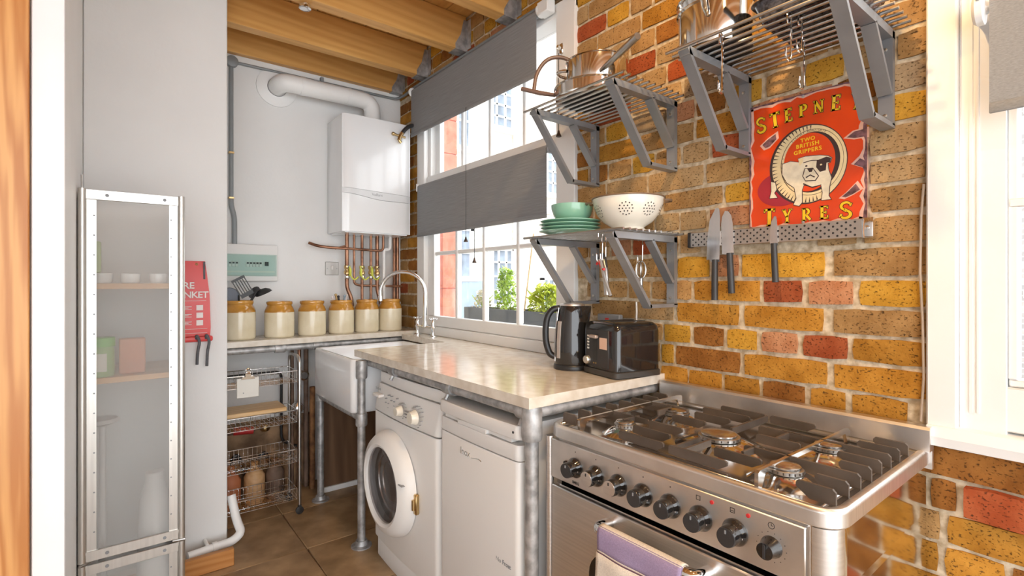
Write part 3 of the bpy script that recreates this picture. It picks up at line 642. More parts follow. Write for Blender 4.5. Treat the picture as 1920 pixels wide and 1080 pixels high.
# belfast sink
sk = MB()
def rrect(x0, x1, y0, y1, r, n=5):
    out = []
    for cx, cy, a0 in ((x1-r, y1-r, 0), (x0+r, y1-r, PI/2), (x0+r, y0+r, PI), (x1-r, y0+r, 1.5*PI)):
        for k in range(n+1): a = a0+PI/2*k/n; out.append((cx+r*math.cos(a), cy+r*math.sin(a)))
    return out
def loft(mb, rings, cap0=True, cap1=True, fn=None):
    n = len(rings[0]); V = []; F = []
    for R_ in rings: V += R_
    for i in range(len(rings)-1):
        for k in range(n): F.append([i*n+k, i*n+(k+1) % n, (i+1)*n+(k+1) % n, (i+1)*n+k])
    if cap0: F.append(list(range(n))[::-1])
    if cap1: F.append([(len(rings)-1)*n+k for k in range(n)])
    mb.add(V, F, fn)
def ring(x0, x1, y0, y1, r, z): return [(p[0], p[1], z) for p in rrect(x0, x1, y0, y1, r)]
SX0, SX1, SY0, SY1 = 0.345, 0.935, -0.700, -0.138
loft(sk, [ring(SX0+.006, SX1-.006, SY0+.006, SY1-.006, .03, 0.625), ring(SX0, SX1, SY0, SY1, .03, 0.635), ring(SX0, SX1, SY0, SY1, .03, 0.872), ring(SX0+.005, SX1-.005, SY0+.005, SY1-.005, .028, 0.884),
          ring(SX0+.020, SX1-.020, SY0+.020, SY1-.020, .025, 0.885), ring(SX0+.032, SX1-.032, SY0+.032, SY1-.032, .03, 0.874), ring(SX0+.045, SX1-.045, SY0+.045, SY1-.045, .04, 0.69), ring(SX0+.08, SX1-.08, SY0+.08, SY1-.08, .04, 0.672)])
si = thing('belfast_sink', (0.645, -0.42, 0.625), 'white fireclay belfast sink with deep apron front', 'sink')
sk.build('basin', M['porcelain'], si, ang=50)
MB().lathe([(0.001, 0.674), (0.04, 0.674), (0.043, 0.671)], (0.62, -0.42, 0), 20).build('drain', M['chrome'], si)
# galvanised pipe frame (posts, rails, couplings, flanges)
fr_ = thing('pipe_frame', (1.2, -0.6, 0.0), 'galvanised pipe frame holding up the worktop, sink and shelf', 'frame')
PR = 0.0185
def pipe(pts, r=PR, name='rail', m='galv', par=fr_): return MB().tube(pts, r, 14).build(name, M[m], par)
def collar(c, axis, l=0.05, r=0.027, name='coupling'):
    a = Vector({'x': (1,0,0), 'y': (0,1,0), 'z': (0,0,1)}[axis])*(l/2); c = Vector(c)
    b = MB().tube([c-a, c-a*0.8, c+a*0.8, c+a], [r*0.93, r, r, r*0.93], 16)
    if axis == 'x': b.tube([c+Vector((0, -0.008, -0.02)), c+Vector((0, -0.02, -0.042))], 0.008, 8)
    return b.build(name, M['galv'], fr_)
ZR = ZT-TH-PR-0.001
YRL = -0.622
pipe([(0.962, YRL, ZR), (2.162, YRL, ZR)])
pipe([(2.162, YRL, ZR), (2.162, -0.03, ZR)]); 
pipe([(2.162, YRL, 0.0), (2.162, YRL, ZR)], 0.0205, 'post'); pipe([(0.962, -0.665, 0.0), (0.962, -0.665, ZR)], PR, 'post')
pipe([(0.325, -0.655, 0.0), (0.325, -0.655, 0.60)], PR, 'post')
pipe([(0.325, -0.655, 0.603), (0.962, -0.655, 0.603)]); pipe([(0.325, -0.655, 0.603), (0.325, -0.05, 0.603)])
pipe([(0.022+0.24, -1.16, 0.887), (0.262, -0.04, 0.887)])
for x in (1.235, 1.70): collar((x, YRL, ZR), 'x')
collar((2.162, YRL, ZR-0.03), 'z', 0.10, 0.031); collar((2.13, YRL, ZR), 'x', 0.05, 0.027)
collar((0.962, -0.665, ZR-0.03), 'z', 0.085, 0.027); collar((0.962, -0.665, 0.603), 'z', 0.06, 0.027); collar((0.325, -0.655, 0.603), 'z', 0.06, 0.027)
collar((0.262, -0.86, 0.887), 'y', 0.055, 0.027); collar((0.262, -0.655, 0.887), 'y', 0.05, 0.026)
for x, y in ((2.162, YRL), (0.962, -0.665), (0.325, -0.655)):
    MB().lathe([(0.048, 0.0), (0.048, 0.006), (0.03, 0.009), (0.026, 0.03), (0.0205, 0.03)], (x, y, 0.0), 20).build('floor_flange', M['galv'], fr_)
# dark board under the sink
tag(MB().box(0.195, 0.225, -0.63, -0.008, 0.0, 0.575, 0.002, 1).build('dark_panel', M['darkwood']), 'dark brown wooden panel standing under the sink', 'panel')
tag(MB().box(0.225, 0.24, -0.62, -0.02, 0.0, 0.03, 0.002, 1).build('floor_batten', M['white_paint']), 'pale batten along the foot of the dark panel', 'batten')

# ================================================================== WASHING MACHINE
wm = thing('washing_machine', (1.36, -0.37, 0.0), 'white front-loading washing machine with round porthole door', 'washing machine')
X0, X1, YW = 1.062, 1.648, -0.655
MB().box(X0, X1, -0.60, -0.04, 0.02, 0.800, 0.006, 2).build('cabinet', M['appliance'], wm)
# front panel: gently bowed
def bowed(x0, x1, z0, z1, y, bow, back, n=10, lean=0.0):
    mb = MB()
    ks = [-1, -0.988, -0.965, -0.93] + [-0.9+1.8*i/n for i in range(n+1)] + [0.93, 0.965, 0.988, 1]
    edge = {1: 0.018, 0.988: 0.008, 0.965: 0.002}
    prof = lambda z, l: [(x0+(x1-x0)*(k+1)/2, y+l+bow*(k*k)+edge.get(abs(k), 0), z) for k in ks] + [(x1, back, z), (x0, back, z)]
    loft(mb, [prof(z0, 0.003), prof(z0+0.003, 0.0004), prof(z0+0.004, 0), prof(z1-0.004, lean), prof(z1-0.003, lean+0.0004), prof(z1, 0.003+lean)])
    return mb
bowed(X0, X1, 0.095, 0.668, YW, 0.012, -0.598).build('front_panel', M['appliance'], wm)
bowed(X0, X1, 0.674, 0.792, YW-0.002, 0.012, -0.598, lean=0.022).build('control_panel', M['appliance2'], wm)
bowed(X0+0.002, X1-0.002, 0.797, 0.845, YW+0.024, 0.014, -0.06).build('top', M['appliance2'], wm)
bowed(X0, X1, 0.0, 0.088, YW+0.012, 0.012, -0.59).build('plinth', M['appliance2'], wm)
DC = (1.287, 0.404)
dr = MB().lathe([(0.153, -0.040), (0.156, -0.056), (0.168, -0.062), (0.197, -0.051), (0.214, -0.028), (0.219, -0.002), (0.15, -0.002)], (DC[0], YW, DC[1]), 48, 'y', False, False).build('door', M['appliance2'], wm)
MB().lathe([(0.001, -0.014), (0.070, -0.016), (0.105, -0.024), (0.130, -0.038), (0.155, -0.048)], (DC[0], YW, DC[1]), 40, 'y', False, False).build('glass_bowl', M['doorglass'], dr)
MB().lathe([(0.001, -0.0045), (0.085, -0.0045), (0.088, -0.009), (0.118, -0.009), (0.121, -0.014), (0.150, -0.016)], (DC[0], YW, DC[1]), 40, 'y', False, False).build('drum', mat('drum_steel', (0.55, 0.54, 0.53), 0.32, 1.0, var=0.06), dr)
MB().box(DC[0]+0.172, DC[0]+0.206, YW-0.060, YW-0.046, DC[1]+0.055, DC[1]+0.058).build('handle_seam', M['midgrey'], dr)
hg = MB(); hg.box(1.498, 1.520, YW-0.014, YW+0.004, 0.345, 0.425, 0.004, 1).tube([(1.509, YW-0.018, 0.365), (1.509, YW-0.018, 0.405)], 0.007, 8); hg.build('hinge', M['brass'], wm)
for kx, r in ((1.365, 0.020), (1.492, 0.027)):
    kz = 0.722; kb = MB().lathe([(r*1.1, 0.0), (r*1.1, -0.006), (r*0.9, -0.02), (r*0.85, -0.026)], (kx, YW-0.001, kz), 24, 'y').build('knob', M['creamenamel'], wm)
    tk = MB()
    for i in range(11):
        a = math.radians(-60+24*i); tk.box(kx+math.cos(a)*r*1.55-0.002, kx+math.cos(a)*r*1.55+0.002, YW-0.0022, YW+0.02, kz+math.sin(a)*r*1.55-0.001, kz+math.sin(a)*r*1.55+0.001)
    tk.build('dial_marks', M['midgrey'], kb)
MB().box(1.085, 1.155, YW-0.008, YW+0.02, 0.738, 0.752, 0.004, 2).build('drawer_grip', M['appliance2'], wm)
pt = MB()
for i in range(5):
    for j in range(4):
        if (i+j) % 3: pt.box(1.19+0.028*i, 1.20+0.028*i, YW+0.006, YW+0.02, 0.705+0.018*j, 0.708+0.018*j)
text_on_y(pt, 'ZANUSSI', 1.085, YW+0.009, 0.768, 0.014)
for i in range(3): pt.box(1.40, 1.44, YW-0.001, YW+0.02, 0.702+0.012*i, 0.7045+0.012*i)
pt.build('panel_print', M['midgrey'], wm, smooth=False)['kind'] = 'stuff'

# ================================================================== FRIDGE
fg = thing('fridge', (1.915, -0.36, 0.0), 'white undercounter fridge between the washing machine and pipe post', 'fridge')
FX0, FX1 = 1.668, 2.128
MB().box(FX0+0.004, FX1-0.004, -0.60, -0.05, 0.03, 0.805, 0.006, 2).build('cabinet', M['appliance'], fg)
dd = bowed(FX0, FX1, 0.05, 0.715, -0.652, 0.008, -0.604).build('door', M['appliance'], fg)
hs_ = MB()
bowed_ = bowed(FX0, FX1, 0.718, 0.765, -0.652, 0.008, -0.604); bowed_.build('handle_strip', M['appliance2'], fg)
for xa, xb in ((FX0+0.03, FX0+0.13), (FX1-0.16, FX1-0.04)): MB().box(xa, xb, -0.640, -0.606, 0.768, 0.782).build('grip_recess', M['appliance2'], fg)
bowed(FX0-0.002, FX1+0.002, 0.783, 0.826, -0.656, 0.008, -0.06).build('top', M['appliance2'], fg)
MB().box(FX0+0.13, FX1-0.16, -0.652, -0.61, 0.766, 0.782, 0.002, 1).build('grip_bridge', M['appliance2'], fg)
lg = MB(); text_on_y(lg, 'Inox', 1.818, -0.652, 0.667, 0.034, depth=0.0015); lg.tube([(1.885, -0.652, 0.668), (1.93, -0.653, 0.676), (1.945, -0.653, 0.672)], 0.0012, 6); lg.build('badge', M['chrome'], dd)
l2 = MB(); text_on_y(l2, 'No Frost', 2.02, -0.649, 0.385, 0.020, depth=0.0008); l2.build('door_script', M['midgrey'], dd)
MB().lathe([(0.004, 0), (0.004, -0.003)], (FX1-0.02, -0.648, 0.805), 10, 'y').build('screw', M['black'], fg)
for x in (FX0+0.05, FX1-0.05):
    for y in (-0.55, -0.1): MB().lathe([(0.018, 0), (0.018, 0.032)], (x, y, 0.0), 12).build('foot', M['black'], fg)

# ================================================================== COOKER
ck = thing('range_cooker', (2.578, -0.30, 0.0), 'stainless steel range cooker with five gas burners', 'cooker')
CX0, CX1, CY0, CY1 = 2.196, 2.960, -0.595, -0.028
rings = lambda z, i=0.0, r=0.035: ring(CX0+i, CX1-i, CY0+i, CY1, r, z)
def rr2(x0, x1, y0, y1, r, z, n=5):
    out = [(x1, y1, z), (x0, y1, z)]
    for cx, cy, a0 in ((x0+r, y0+r, PI), (x1-r, y0+r, 1.5*PI)):
        for k in range(n+1): a = a0+PI/2*k/n; out.append((cx+r*math.cos(a), cy+r*math.sin(a), z))
    return out
PSS = mat('polished_side_steel', (0.72, 0.70, 0.68), 0.10, 1.0, var=0.03, scale=3)
bd = MB(); loft(bd, [rr2(CX0+.006, CX1-.006, CY0+.012, CY1, .045, 0.02), rr2(CX0+.006, CX1-.006, CY0+.012, CY1, .045, 0.676)]); bd.build('body', PSS, ck)
bd = MB(); loft(bd, [rr2(CX0+.006, CX1-.006, CY0+.012, CY1, .045, 0.695), rr2(CX0+.006, CX1-.006, CY0+.012, CY1, .045, 0.812)]); bd.build('body', PSS, ck)
MB().box(CX0+.006, CX1-.006, CY0+.16, CY1, 0.676, 0.695).build('vent_slot_back', PSS, ck, smooth=False)
for xa in (CX0+.006, CX1-.012): MB().box(xa, xa+.006, CY0+.050, CY0+.16, 0.676, 0.695).build('vent_slot_cheek', PSS, ck, smooth=False)
plr = [(2.914, CY0+.034)] + [(2.915+.0395*math.cos(math.radians(a_)), CY0+.041+.0395*math.sin(math.radians(a_))) for a_ in range(-90, 1, 10)]
MB().prism(plr, 'z', 0.02, 0.811).build('corner_pillar', M['steel'], ck)
# rolled steel rim round the hob
rm = MB(); loft(rm, [rr2(CX0+.001, CX1-.001, CY0+.001, CY1, .05, 0.812), rr2(CX0, CX1, CY0, CY1, .05, 0.8135), rr2(CX0, CX1, CY0, CY1, .05, 0.8145), rr2(CX0, CX1, CY0, CY1, .05, 0.8385), rr2(CX0, CX1, CY0, CY1, .05, 0.8395), rr2(CX0+.0015, CX1-.0015, CY0+.0015, CY1, .05, 0.8435), rr2(CX0+.005, CX1-.005, CY0+.005, CY1, .047, 0.8465), rr2(CX0+.0055, CX1-.0055, CY0+.0055, CY1, .0465, 0.8467), rr2(CX0+.012, CX1-.012, CY0+.012, CY1, .042, 0.8472),
    rr2(CX0+.018, CX1-.018, CY0+.018, CY1-.004, .038, 0.845), rr2(CX0+.022, CX1-.022, CY0+.022, CY1-.008, .034, 0.832)], cap1=True); rm.build('hob_rim', M['steel_v'], ck, ang=50)
MB().box(CX0+0.045, CX1-0.045, CY0+0.045, CY1-0.03, 0.828, 0.8345, 0.003, 1).build('hob_plate', M['hobsteel'], ck)
# splashback
sp = MB(); sp.prism([(-0.050, 0.846), (-0.050, 0.898), (-0.046, 0.905), (-0.016, 0.905), (-0.016, 0.80), (-0.028, 0.80), (-0.028, 0.846)], 'x', CX0+0.002, CX1+0.006); sp.build('splashback', M['steel_v'], ck, smooth=False)
# control panel
YP = CY0-0.004
MB().box(2.222, 2.906, YP, CY0+0.02, 0.696, 0.806, 0.002, 1).build('control_panel', M['steel_v'], ck)
KX = (2.319, 2.394, 2.470, 2.545, 2.620, 2.696, 2.773)
for i, x in enumerate(KX):
    z = 0.748; big = 0.027
    kb = MB().lathe([(big, 0.0), (big*1.02, -0.003), (big*0.95, -0.008), (big*0.80, -0.014), (big*0.76, -0.018), (big*0.74, -0.034), (big*0.70, -0.036), (0.0001, -0.037)], (x, YP, z), 28, 'y', True, False).build('knob', M['glossblack'], ck)
    cap = MB().lathe([(big*0.70, -0.0365), (big*0.70, -0.0385), (0.0001, -0.039)], (x, YP, z), 28, 'y', True, False)
    cap.build('knob_cap', M['steel'] if i in (1, 2) else M['darkgrey'], kb)
    MB().box(x-0.0015, x+0.0015, YP-0.0402, YP-0.0385, z+0.008, z+0.015).build('pointer', M['black'] if i in (1, 2) else M['midgrey'], kb)
    MB().box(x+0.016, x+0.022, YP-0.014, YP-0.0105, z-0.004, z-0.001).build('knob_mark', M['blanketwhite'], kb)
kb = MB().lathe([(0.021, 0), (0.020, -0.005), (0.0165, -0.012), (0.0155, -0.028), (0.0001, -0.030)], (2.845, YP, 0.747), 24, 'y', True, False).build('timer_knob', M['glossblack'], ck)
MB().box(2.843, 2.847, YP-0.032, YP-0.029, 0.735, 0.760).build('pointer', M['darkgrey'], kb)
ig = MB().lathe([(0.006, 0), (0.006, -0.006), (0.001, -0.0075)], (2.283, YP, 0.752), 14, 'y').build('ignition_button', M['black'], ck)
for x, z in ((2.722, 0.791), (2.800, 0.791)): MB().lathe([(0.0042, 0), (0.0042, -0.002), (0.0005, -0.003)], (x, YP, z), 14, 'y').build('indicator_lamp', M['red'], ck)
pp = MB()
for x in KX[:5]: pp.lathe([(0.0016, 0.0), (0.0016, -0.0006)], (x, YP, 0.791), 8, 'y')
for x in (2.690, 2.767):
    for a, b in (((-.005, .0), (.005, .0011)), ((-.005, .009), (.005, .0101)), ((-.005, 0), (-.0039, .0101)), ((.0039, 0), (.005, .0101))):
        pp.box(x+a[0], x+b[0], YP-0.0006, YP+0.001, 0.785+a[1], 0.785+b[1])
pp.box(2.764, 2.770, YP-0.0006, YP+0.001, 0.7885, 0.7897)
pp.tube([(2.845+0.006*math.cos(a*PI/9), YP-0.0004, 0.788+0.006*math.sin(a*PI/9)) for a in range(18)], 0.0006, 5, closed=True)
pp.box(2.845, 2.849, YP-0.0006, YP+0.001, 0.7875, 0.7885).box(2.8445, 2.8455, YP-0.0006, YP+0.001, 0.788, 0.7925)
for i in range(14):
    a = 2*PI*i/14; pp.lathe([(0.0009, 0), (0.0009, -0.0005)], (2.845+0.028*math.cos(a), YP, 0.747+0.028*math.sin(a)), 6, 'y')
text_on_y(pp, 'SMEG', 2.307, YP-0.0002, 0.703, 0.0105, bold=0.0003)
pp.build('panel_print', M['black'], ck, smooth=False)['kind'] = 'stuff'
# oven door with a rounded dark window
od = MB().box(2.222, 2.906, YP, CY0+0.02, 0.10, 0.674, 0.003, 1).build('oven_door', M['steel'], ck)
ow = MB(); rr_ = rrect(2.372, 2.756, 0.20, 0.555, 0.07, 6); ow.prism(rr_, 'y', YP-0.003, YP+0.002); ow.build('oven_window', M['ovenglass'], od, smooth=False)
hb = MB(); hb.tube(fillet([(2.44, YP+0.002, 0.640), (2.44, YP-0.052, 0.646), (2.715, YP-0.052, 0.646), (2.715, YP+0.002, 0.640)], 0.03), 0.0145, 16)
hb.build('door_handle', M['chrome'], od)
MB().box(2.222, 2.906, YP+0.003, CY0+0.02, 0.02, 0.095, 0.003, 1).build('drawer_front', M['steel'], ck)
MB().tube([(2.208, CY0+0.004, 0.02), (2.208, CY0+0.004, 0.81)], 0.0115, 12).build('corner_post', M['steel'], ck)
# burners
BUR = [(2.385, -0.470, 0.030), (2.400, -0.245, 0.036), (2.605, -0.365, 0.052), (2.815, -0.470, 0.036), (2.815, -0.240, 0.036)]
for x, y, r in BUR:
    bz = 0.8345
    bb = MB().lathe([(r*2.1, 0), (r*2.0, 0.002), (r*1.2, 0.017), (r*0.95, 0.018)], (x, y, bz), 32, cap1=True).build('burner', M['potsteel'], ck)
    MB().lathe([(r*0.92, 0.0182), (r*0.98, 0.020), (r*0.98, 0.0275), (r*0.94, 0.0285), (r*0.5, 0.029)], (x, y, bz), 32).build('flame_ring', M['rodsteel'], bb)
    MB().lathe([(r*0.80, 0.0292), (r*0.84, 0.0303), (r*0.84, 0.0335), (r*0.74, 0.036), (r*0.2, 0.0365)], (x, y, bz), 32).build('burner_cap', M['hobsteel'], bb)
    tt = MB()
    for k in range(20):
        a = 2*PI*k/20; c, s_ = math.cos(a), math.sin(a); tt.box(x+r*0.985*c-0.0012, x+r*0.985*c+0.0012, y+r*0.985*s_-0.0012, y+r*0.985*s_+0.0012, bz+0.0215, bz+0.0265)
    tt.build('flame_ports', M['castiron'], bb, smooth=False)
# pan supports: upright fins on low rails
def fin(mb, x0, x1, y, h=0.030, tip=0.0, t=0.0032, zb=0.8425):
    """fin along x standing on the rail at x0, its foot shorter than its top"""
    s_ = 1 if x1 > x0 else -1
    mb.prism([(x0, zb), (x0, zb+h-0.006), (x0+s_*0.006, zb+h), (x1-s_*0.004, zb+h), (x1, zb+h-0.005), (x1, zb+h-0.012), (x0+s_*0.045 if abs(x1-x0) > 0.06 else x1, zb)], 'y', y-t, y+t)
YS = [-0.545+0.0625*i for i in range(8)]
def grate(name, xr, xc, sgn):
    g_ = thing_part(name)
    return g_
for side in ('left', 'right'):
    s_ = 1 if side == 'left' else -1
    xr = 2.218 if side == 'left' else 2.938; xc = 2.300 if side == 'left' else 2.800
    gr = MB().box(xr-0.010, xr+0.010, -0.562, -0.062, 0.838, 0.8445, 0.002, 1)
    gr = gr.build('pan_support', M['hobsteel'], ck)
    for i, y in enumerate(YS):
        m_ = MB(); ln = (0.052 if side == 'left' else 0.070) if i in (0, 7) else ((0.060 if i % 2 else 0.085) if side == 'right' else (0.048 if i % 2 else 0.062))
        if i in (2, 5): ln = abs(xc-xr)+0.13 if side == 'left' else abs(xc-xr)+0.10
        fin(m_, xr, xr+s_*ln, y); m_.build('fin', M['castiron'], gr, smooth=False)
    cb_ = MB(); cb_.prism([(-0.566, 0.836), (-0.566, 0.868), (-0.558, 0.8725), (-0.078, 0.8725), (-0.070, 0.868), (-0.070, 0.836), (-0.085, 0.836), (-0.10, 0.862), (-0.535, 0.862), (-0.55, 0.836)], 'x', xc-0.004, xc+0.004)
    cb_.build('cross_bar', M['hobsteel'], gr, smooth=False)
    for y0, y1 in ((-0.47, -0.40), (-0.31, -0.24)):
        m_ = MB().box(xc+s_*0.075, xc+s_*0.082, y0, y1, 0.856, 0.8725, 0.001, 1); m_.build('short_bar', M['castiron'], gr, smooth=False)
gr = MB().box(2.470, 2.735, -0.562, -0.556, 0.841, 0.8465, 0.001, 1).build('pan_support', M['castiron'], ck)
for y, xa, xb in ((-0.560, 2.440, 2.575), (-0.560, 2.590, 2.735), (-0.490, 2.430, 2.545), (-0.490, 2.665, 2.775), (-0.420, 2.430, 2.535), (-0.310, 2.430, 2.535), (-0.310, 2.675, 2.78), (-0.235, 2.455, 2.565), (-0.235, 2.645, 2.755), (-0.165, 2.44, 2.585), (-0.105, 2.465, 2.60), (-0.105, 2.615, 2.735)):
    m_ = MB(); m_.prism([(xa, 0.852), (xa, 0.869), (xa+0.004, 0.8725), (xb-0.004, 0.8725), (xb, 0.869), (xb, 0.862), (xb-0.02, 0.850), (xa+0.02, 0.850)], 'y', y-0.003, y+0.003); m_.build('fin', M['castiron'], gr, smooth=False)
for x in (2.592, 2.618): MB().box(x-0.0035, x+0.0035, -0.55, -0.43, 0.850, 0.866).build('cross_bar', M['castiron'], gr, smooth=False)
MB().box(2.600, 2.606, -0.30, -0.10, 0.850, 0.868).build('cross_bar', M['castiron'], gr, smooth=False)
# tea towel over the oven handle
tw = thing('tea_towel', (2.555, CY0-0.06, 0.30), 'cream tea towel with purple band hung over oven handle', 'towel')
def cloth(path_yz, x0, x1, n=26, amp=0.004, sh=0.0, th=0.003):
    mb = MB(); L = []
    for side in (0, 1):
        rows = []
        for i in range(n+1):
            u = i/n; row = []
            for j, (y, z) in enumerate(path_yz):
                w = amp*math.sin(u*11+1.3)*min(1, abs(z-0.66)*9)
                yy = y+w
                row.append((x0+(x1-x0)*u + sh*(0.66-z)*(u-0.5), yy, z))
            rows.append(row)
        L.append(rows)
    m_ = len(path_yz); V = []; F = []
    for r_ in L[0]: V += r_
    for i in range(n):
        for j in range(m_-1): F.append([i*m_+j, (i+1)*m_+j, (i+1)*m_+j+1, i*m_+j+1])
    mb.add(V, F); return mb
yh = YP-0.052
arc = [(yh+0.0165*math.cos(a), 0.646+0.0165*math.sin(a)) for a in [math.radians(20+14*i) for i in range(11)]]
front = lambda z0, z1, n: [(yh-0.0170-0.004*min(1, (0.646-(z0+(z1-z0)*i/n))*4), z0+(z1-z0)*i/n) for i in range(n+1)]
def solid(o, t=0.0028):
    md = o.modifiers.new('thickness', 'SOLIDIFY'); md.thickness = t; md.offset = 0
    return o
solid(cloth([(yh+0.0170, 0.30), (yh+0.0170, 0.45), (yh+0.0165, 0.60)] + arc[:9], 2.462, 2.690).build('cloth', M['towel'], tw))
solid(cloth(arc[7:] + front(0.640, 0.606, 4), 2.461, 2.691).build('band', M['purple'], tw))
solid(cloth(front(0.606, 0.6025, 1), 2.461, 2.691).build('cloth', M['towel'], tw))
solid(cloth(front(0.6025, 0.599, 1), 2.461, 2.691).build('stripe', M['plum'], tw))
solid(cloth(front(0.599, 0.30, 14), 2.461, 2.691, sh=0.12).build('cloth', M['towel'], tw))

# ================================================================== JARS AND THEIR CONTENTS
JZ = 0.9405
def jar(y, x, r, h, label):
    t = thing('stoneware_jar', (x, y, JZ), label, 'jar', 'cream and ochre stoneware jars on the shelf')
    MB().lathe([(r*0.93, 0.0), (r*0.985, 0.004), (r, 0.012), (r, h*0.70)], (x, y, JZ), 36, cap1=False).build('body', M['jarcream'], t)
    MB().lathe([(r, h*0.70), (r*0.99, h*0.74), (r*0.90, h*0.83), (r*0.83, h*0.87), (r*0.82, h*0.90), (r*0.87, h*0.925), (r*0.88, h*0.97), (r*0.85, h), (r*0.76, h), (r*0.74, h*0.95), (r*0.75, h*0.55), (0.001, h*0.5)], (x, y, JZ), 36, cap0=False, cap1=False).build('glazed_neck', M['jarochre'], t)
    return t
JX = 0.165
jar(-1.045, JX, 0.081, 0.215, 'stoneware jar holding black kitchen utensils on the shelf')
jar(-0.838, JX, 0.080, 0.205, 'stoneware jar beside the utensil jar, standing apart on the shelf')
jar(-0.655, JX, 0.079, 0.205, 'stoneware jar on the shelf straight under the wall switch')
jar(-0.478, JX, 0.076, 0.205, 'stoneware jar on the shelf filled with small odds and ends')
jar(-0.313, JX, 0.075, 0.205, 'stoneware jar on the shelf under the boiler pipes')
jar(-0.155, JX+0.005, 0.075, 0.205, 'stoneware jar in the corner by the brick wall')
UT = []
def utensil(name, label, path, r, head, m='black', cat='utensil'):
    t = thing(name, path[0], label, cat, 'utensils in the stoneware jar')
    MB().tube(path, r, 8).build('handle', M[m], t); head(t); return t
B0 = Vector((JX, -1.045, JZ+0.115))
def slotted(t):
    mb = MB(); c = Vector((0.19, -1.035, 1.232)); R_ = Matrix.Rotation(0.5, 3, 'X')
    for i in range(6): mb.add(*_bx(-0.0025, 0.0025, -0.034+0.0128*i, -0.0295+0.0128*i, -0.052, 0.052), lambda v: c+R_ @ v)
    mb.add(*_bx(-0.0026, 0.0026, -0.036, 0.036, 0.040, 0.054), lambda v: c+R_ @ v); mb.add(*_bx(-0.0026, 0.0026, -0.034, 0.034, -0.058, -0.036), lambda v: c+R_ @ v)
    mb.build('slotted_blade', M['black'], t, smooth=False)
def _bx(x0, x1, y0, y1, z0, z1):
    m_ = MB().box(x0, x1, y0, y1, z0, z1); return m_.v, m_.f
utensil('slotted_turner', 'black slotted turner standing in the stoneware jar', [(JX, -1.045, JZ+0.112), (0.175, -1.048, 1.12), (0.187, -1.052, 1.185)], 0.005, slotted)
def ladle_head(t): MB().lathe([(0.001, -0.030), (0.020, -0.027), (0.038, -0.014), (0.045, 0.0), (0.043, 0.0), (0.034, -0.014), (0.001, -0.025)], (0, 0, 0), 24, fn=lambda v: Vector((0.19, -0.925, 1.192)) + Matrix.Rotation(-2.7, 3, 'X') @ v, cap0=False, cap1=False).build('bowl', M['black'], t)
utensil('ladle', 'black ladle leaning out of the stoneware jar', [(JX+0.01, -1.03, JZ+0.115), (0.185, -0.985, 1.16), (0.19, -0.962, 1.205), (0.19, -0.945, 1.215), (0.19, -0.928, 1.205)], 0.005, ladle_head)
def spoon_head(t): MB().lathe([(0.001, -0.012), (0.022, -0.006), (0.030, 0.004), (0.028, 0.006), (0.001, -0.006)], (0, 0, 0), 20, sx=0.75, sy=1.25, fn=lambda v: Vector((0.18, -0.975, 1.20)) + Matrix.Rotation(0.9, 3, 'X') @ Matrix.Rotation(PI/2, 3, 'Y') @ v, cap0=False, cap1=False).build('bowl', M['darkgrey'], t)
utensil('serving_spoon', 'dark grey serving spoon standing in the stoneware jar', [(JX+0.02, -1.035, JZ+0.116), (0.185, -1.0, 1.14), (0.182, -0.982, 1.175)], 0.004, spoon_head)
def disc_head(t): MB().lathe([(0.001, -0.004), (0.048, -0.004), (0.052, 0.0), (0.048, 0.004), (0.001, 0.004)], (0.17, -1.095, 1.175), 28, 'x', False, False).build('flat_head', mat('slate_blue_plastic', (0.16, 0.18, 0.22), 0.5, var=0.05), t)
utensil('flat_skimmer', 'slate blue flat skimmer standing in the stoneware jar', [(JX, -1.06, JZ+0.113), (0.17, -1.085, 1.13)], 0.005, disc_head)
for i, (dx, dy, m_) in enumerate(((-.02, -.03, 'blanketwhite'), (0.0, -.012, 'darkgrey'), (0.018, 0.008, 'bluegrey'), (-0.01, 0.026, 'blanketwhite'), (0.02, -0.03, 'brass'))):
    b = MB(); p0 = Vector((JX+dx*0.5, -0.478+dy*0.5, JZ+0.11)); p1 = Vector((JX+dx*1.5, -0.478+dy*1.5, JZ+0.222+0.004*i)); b.tube([p0, p1], 0.006, 10); b.ball(p1, 0.0085, 10, 6)
    tag(b.build('clothes_peg_stick', M[m_]), ['white', 'dark grey', 'blue-grey', 'second white', 'brass'][i]+' stick poking out of the odds and ends jar', 'stick', 'odds and ends in the jar')

# ================================================================== BOILER, FLUE, PIPES, CONDUIT
bo = thing('boiler', (0.14, -0.285, 1.566), 'white wall-hung gas boiler with curved band and copper pipes below', 'boiler')
BX, BY0, BY1, BZ0, BZ1 = 0.285, -0.512, -0.062, 1.566, 2.278
MB().box(0.003, BX-0.012, BY0, BY1, BZ0, BZ1, 0.006, 2).build('casing', M['boiler'], bo)
def bfront(zf0, zf1, out, n=20):
    """front skin between two height curves, slightly domed"""
    mb = MB(); V = []; F = []
    for i in range(n+1):
        u = i/n; y = BY0+(BY1-BY0)*u; d = out - 0.016*max(0, (abs(2*u-1)-0.80)/0.2)**2
        V += [(BX-0.013, y, zf0(u)), (BX+d, y, zf0(u)), (BX+d, y, zf1(u)), (BX-0.013, y, zf1(u))]
    for i in range(n):
        a = 4*i; b = 4*(i+1)
        for k in range(4): F.append([a+k, a+(k+1) % 4, b+(k+1) % 4, b+k])
    F.append([0, 1, 2, 3]); F.append([4*n+3, 4*n+2, 4*n+1, 4*n]); return mb.add(V, F)
zt = lambda u: 1.832-0.017*u
zb_ = lambda u: 1.797-0.028*(0.5-0.5*math.cos(PI*min(1, u*1.6))) + 0.0*u
bfront(zt, lambda u: BZ1, 0.0).build('upper_front', M['boiler'], bo)
bfront(lambda u: BZ0, zb_, 0.0).build('lower_front', M['boiler'], bo)
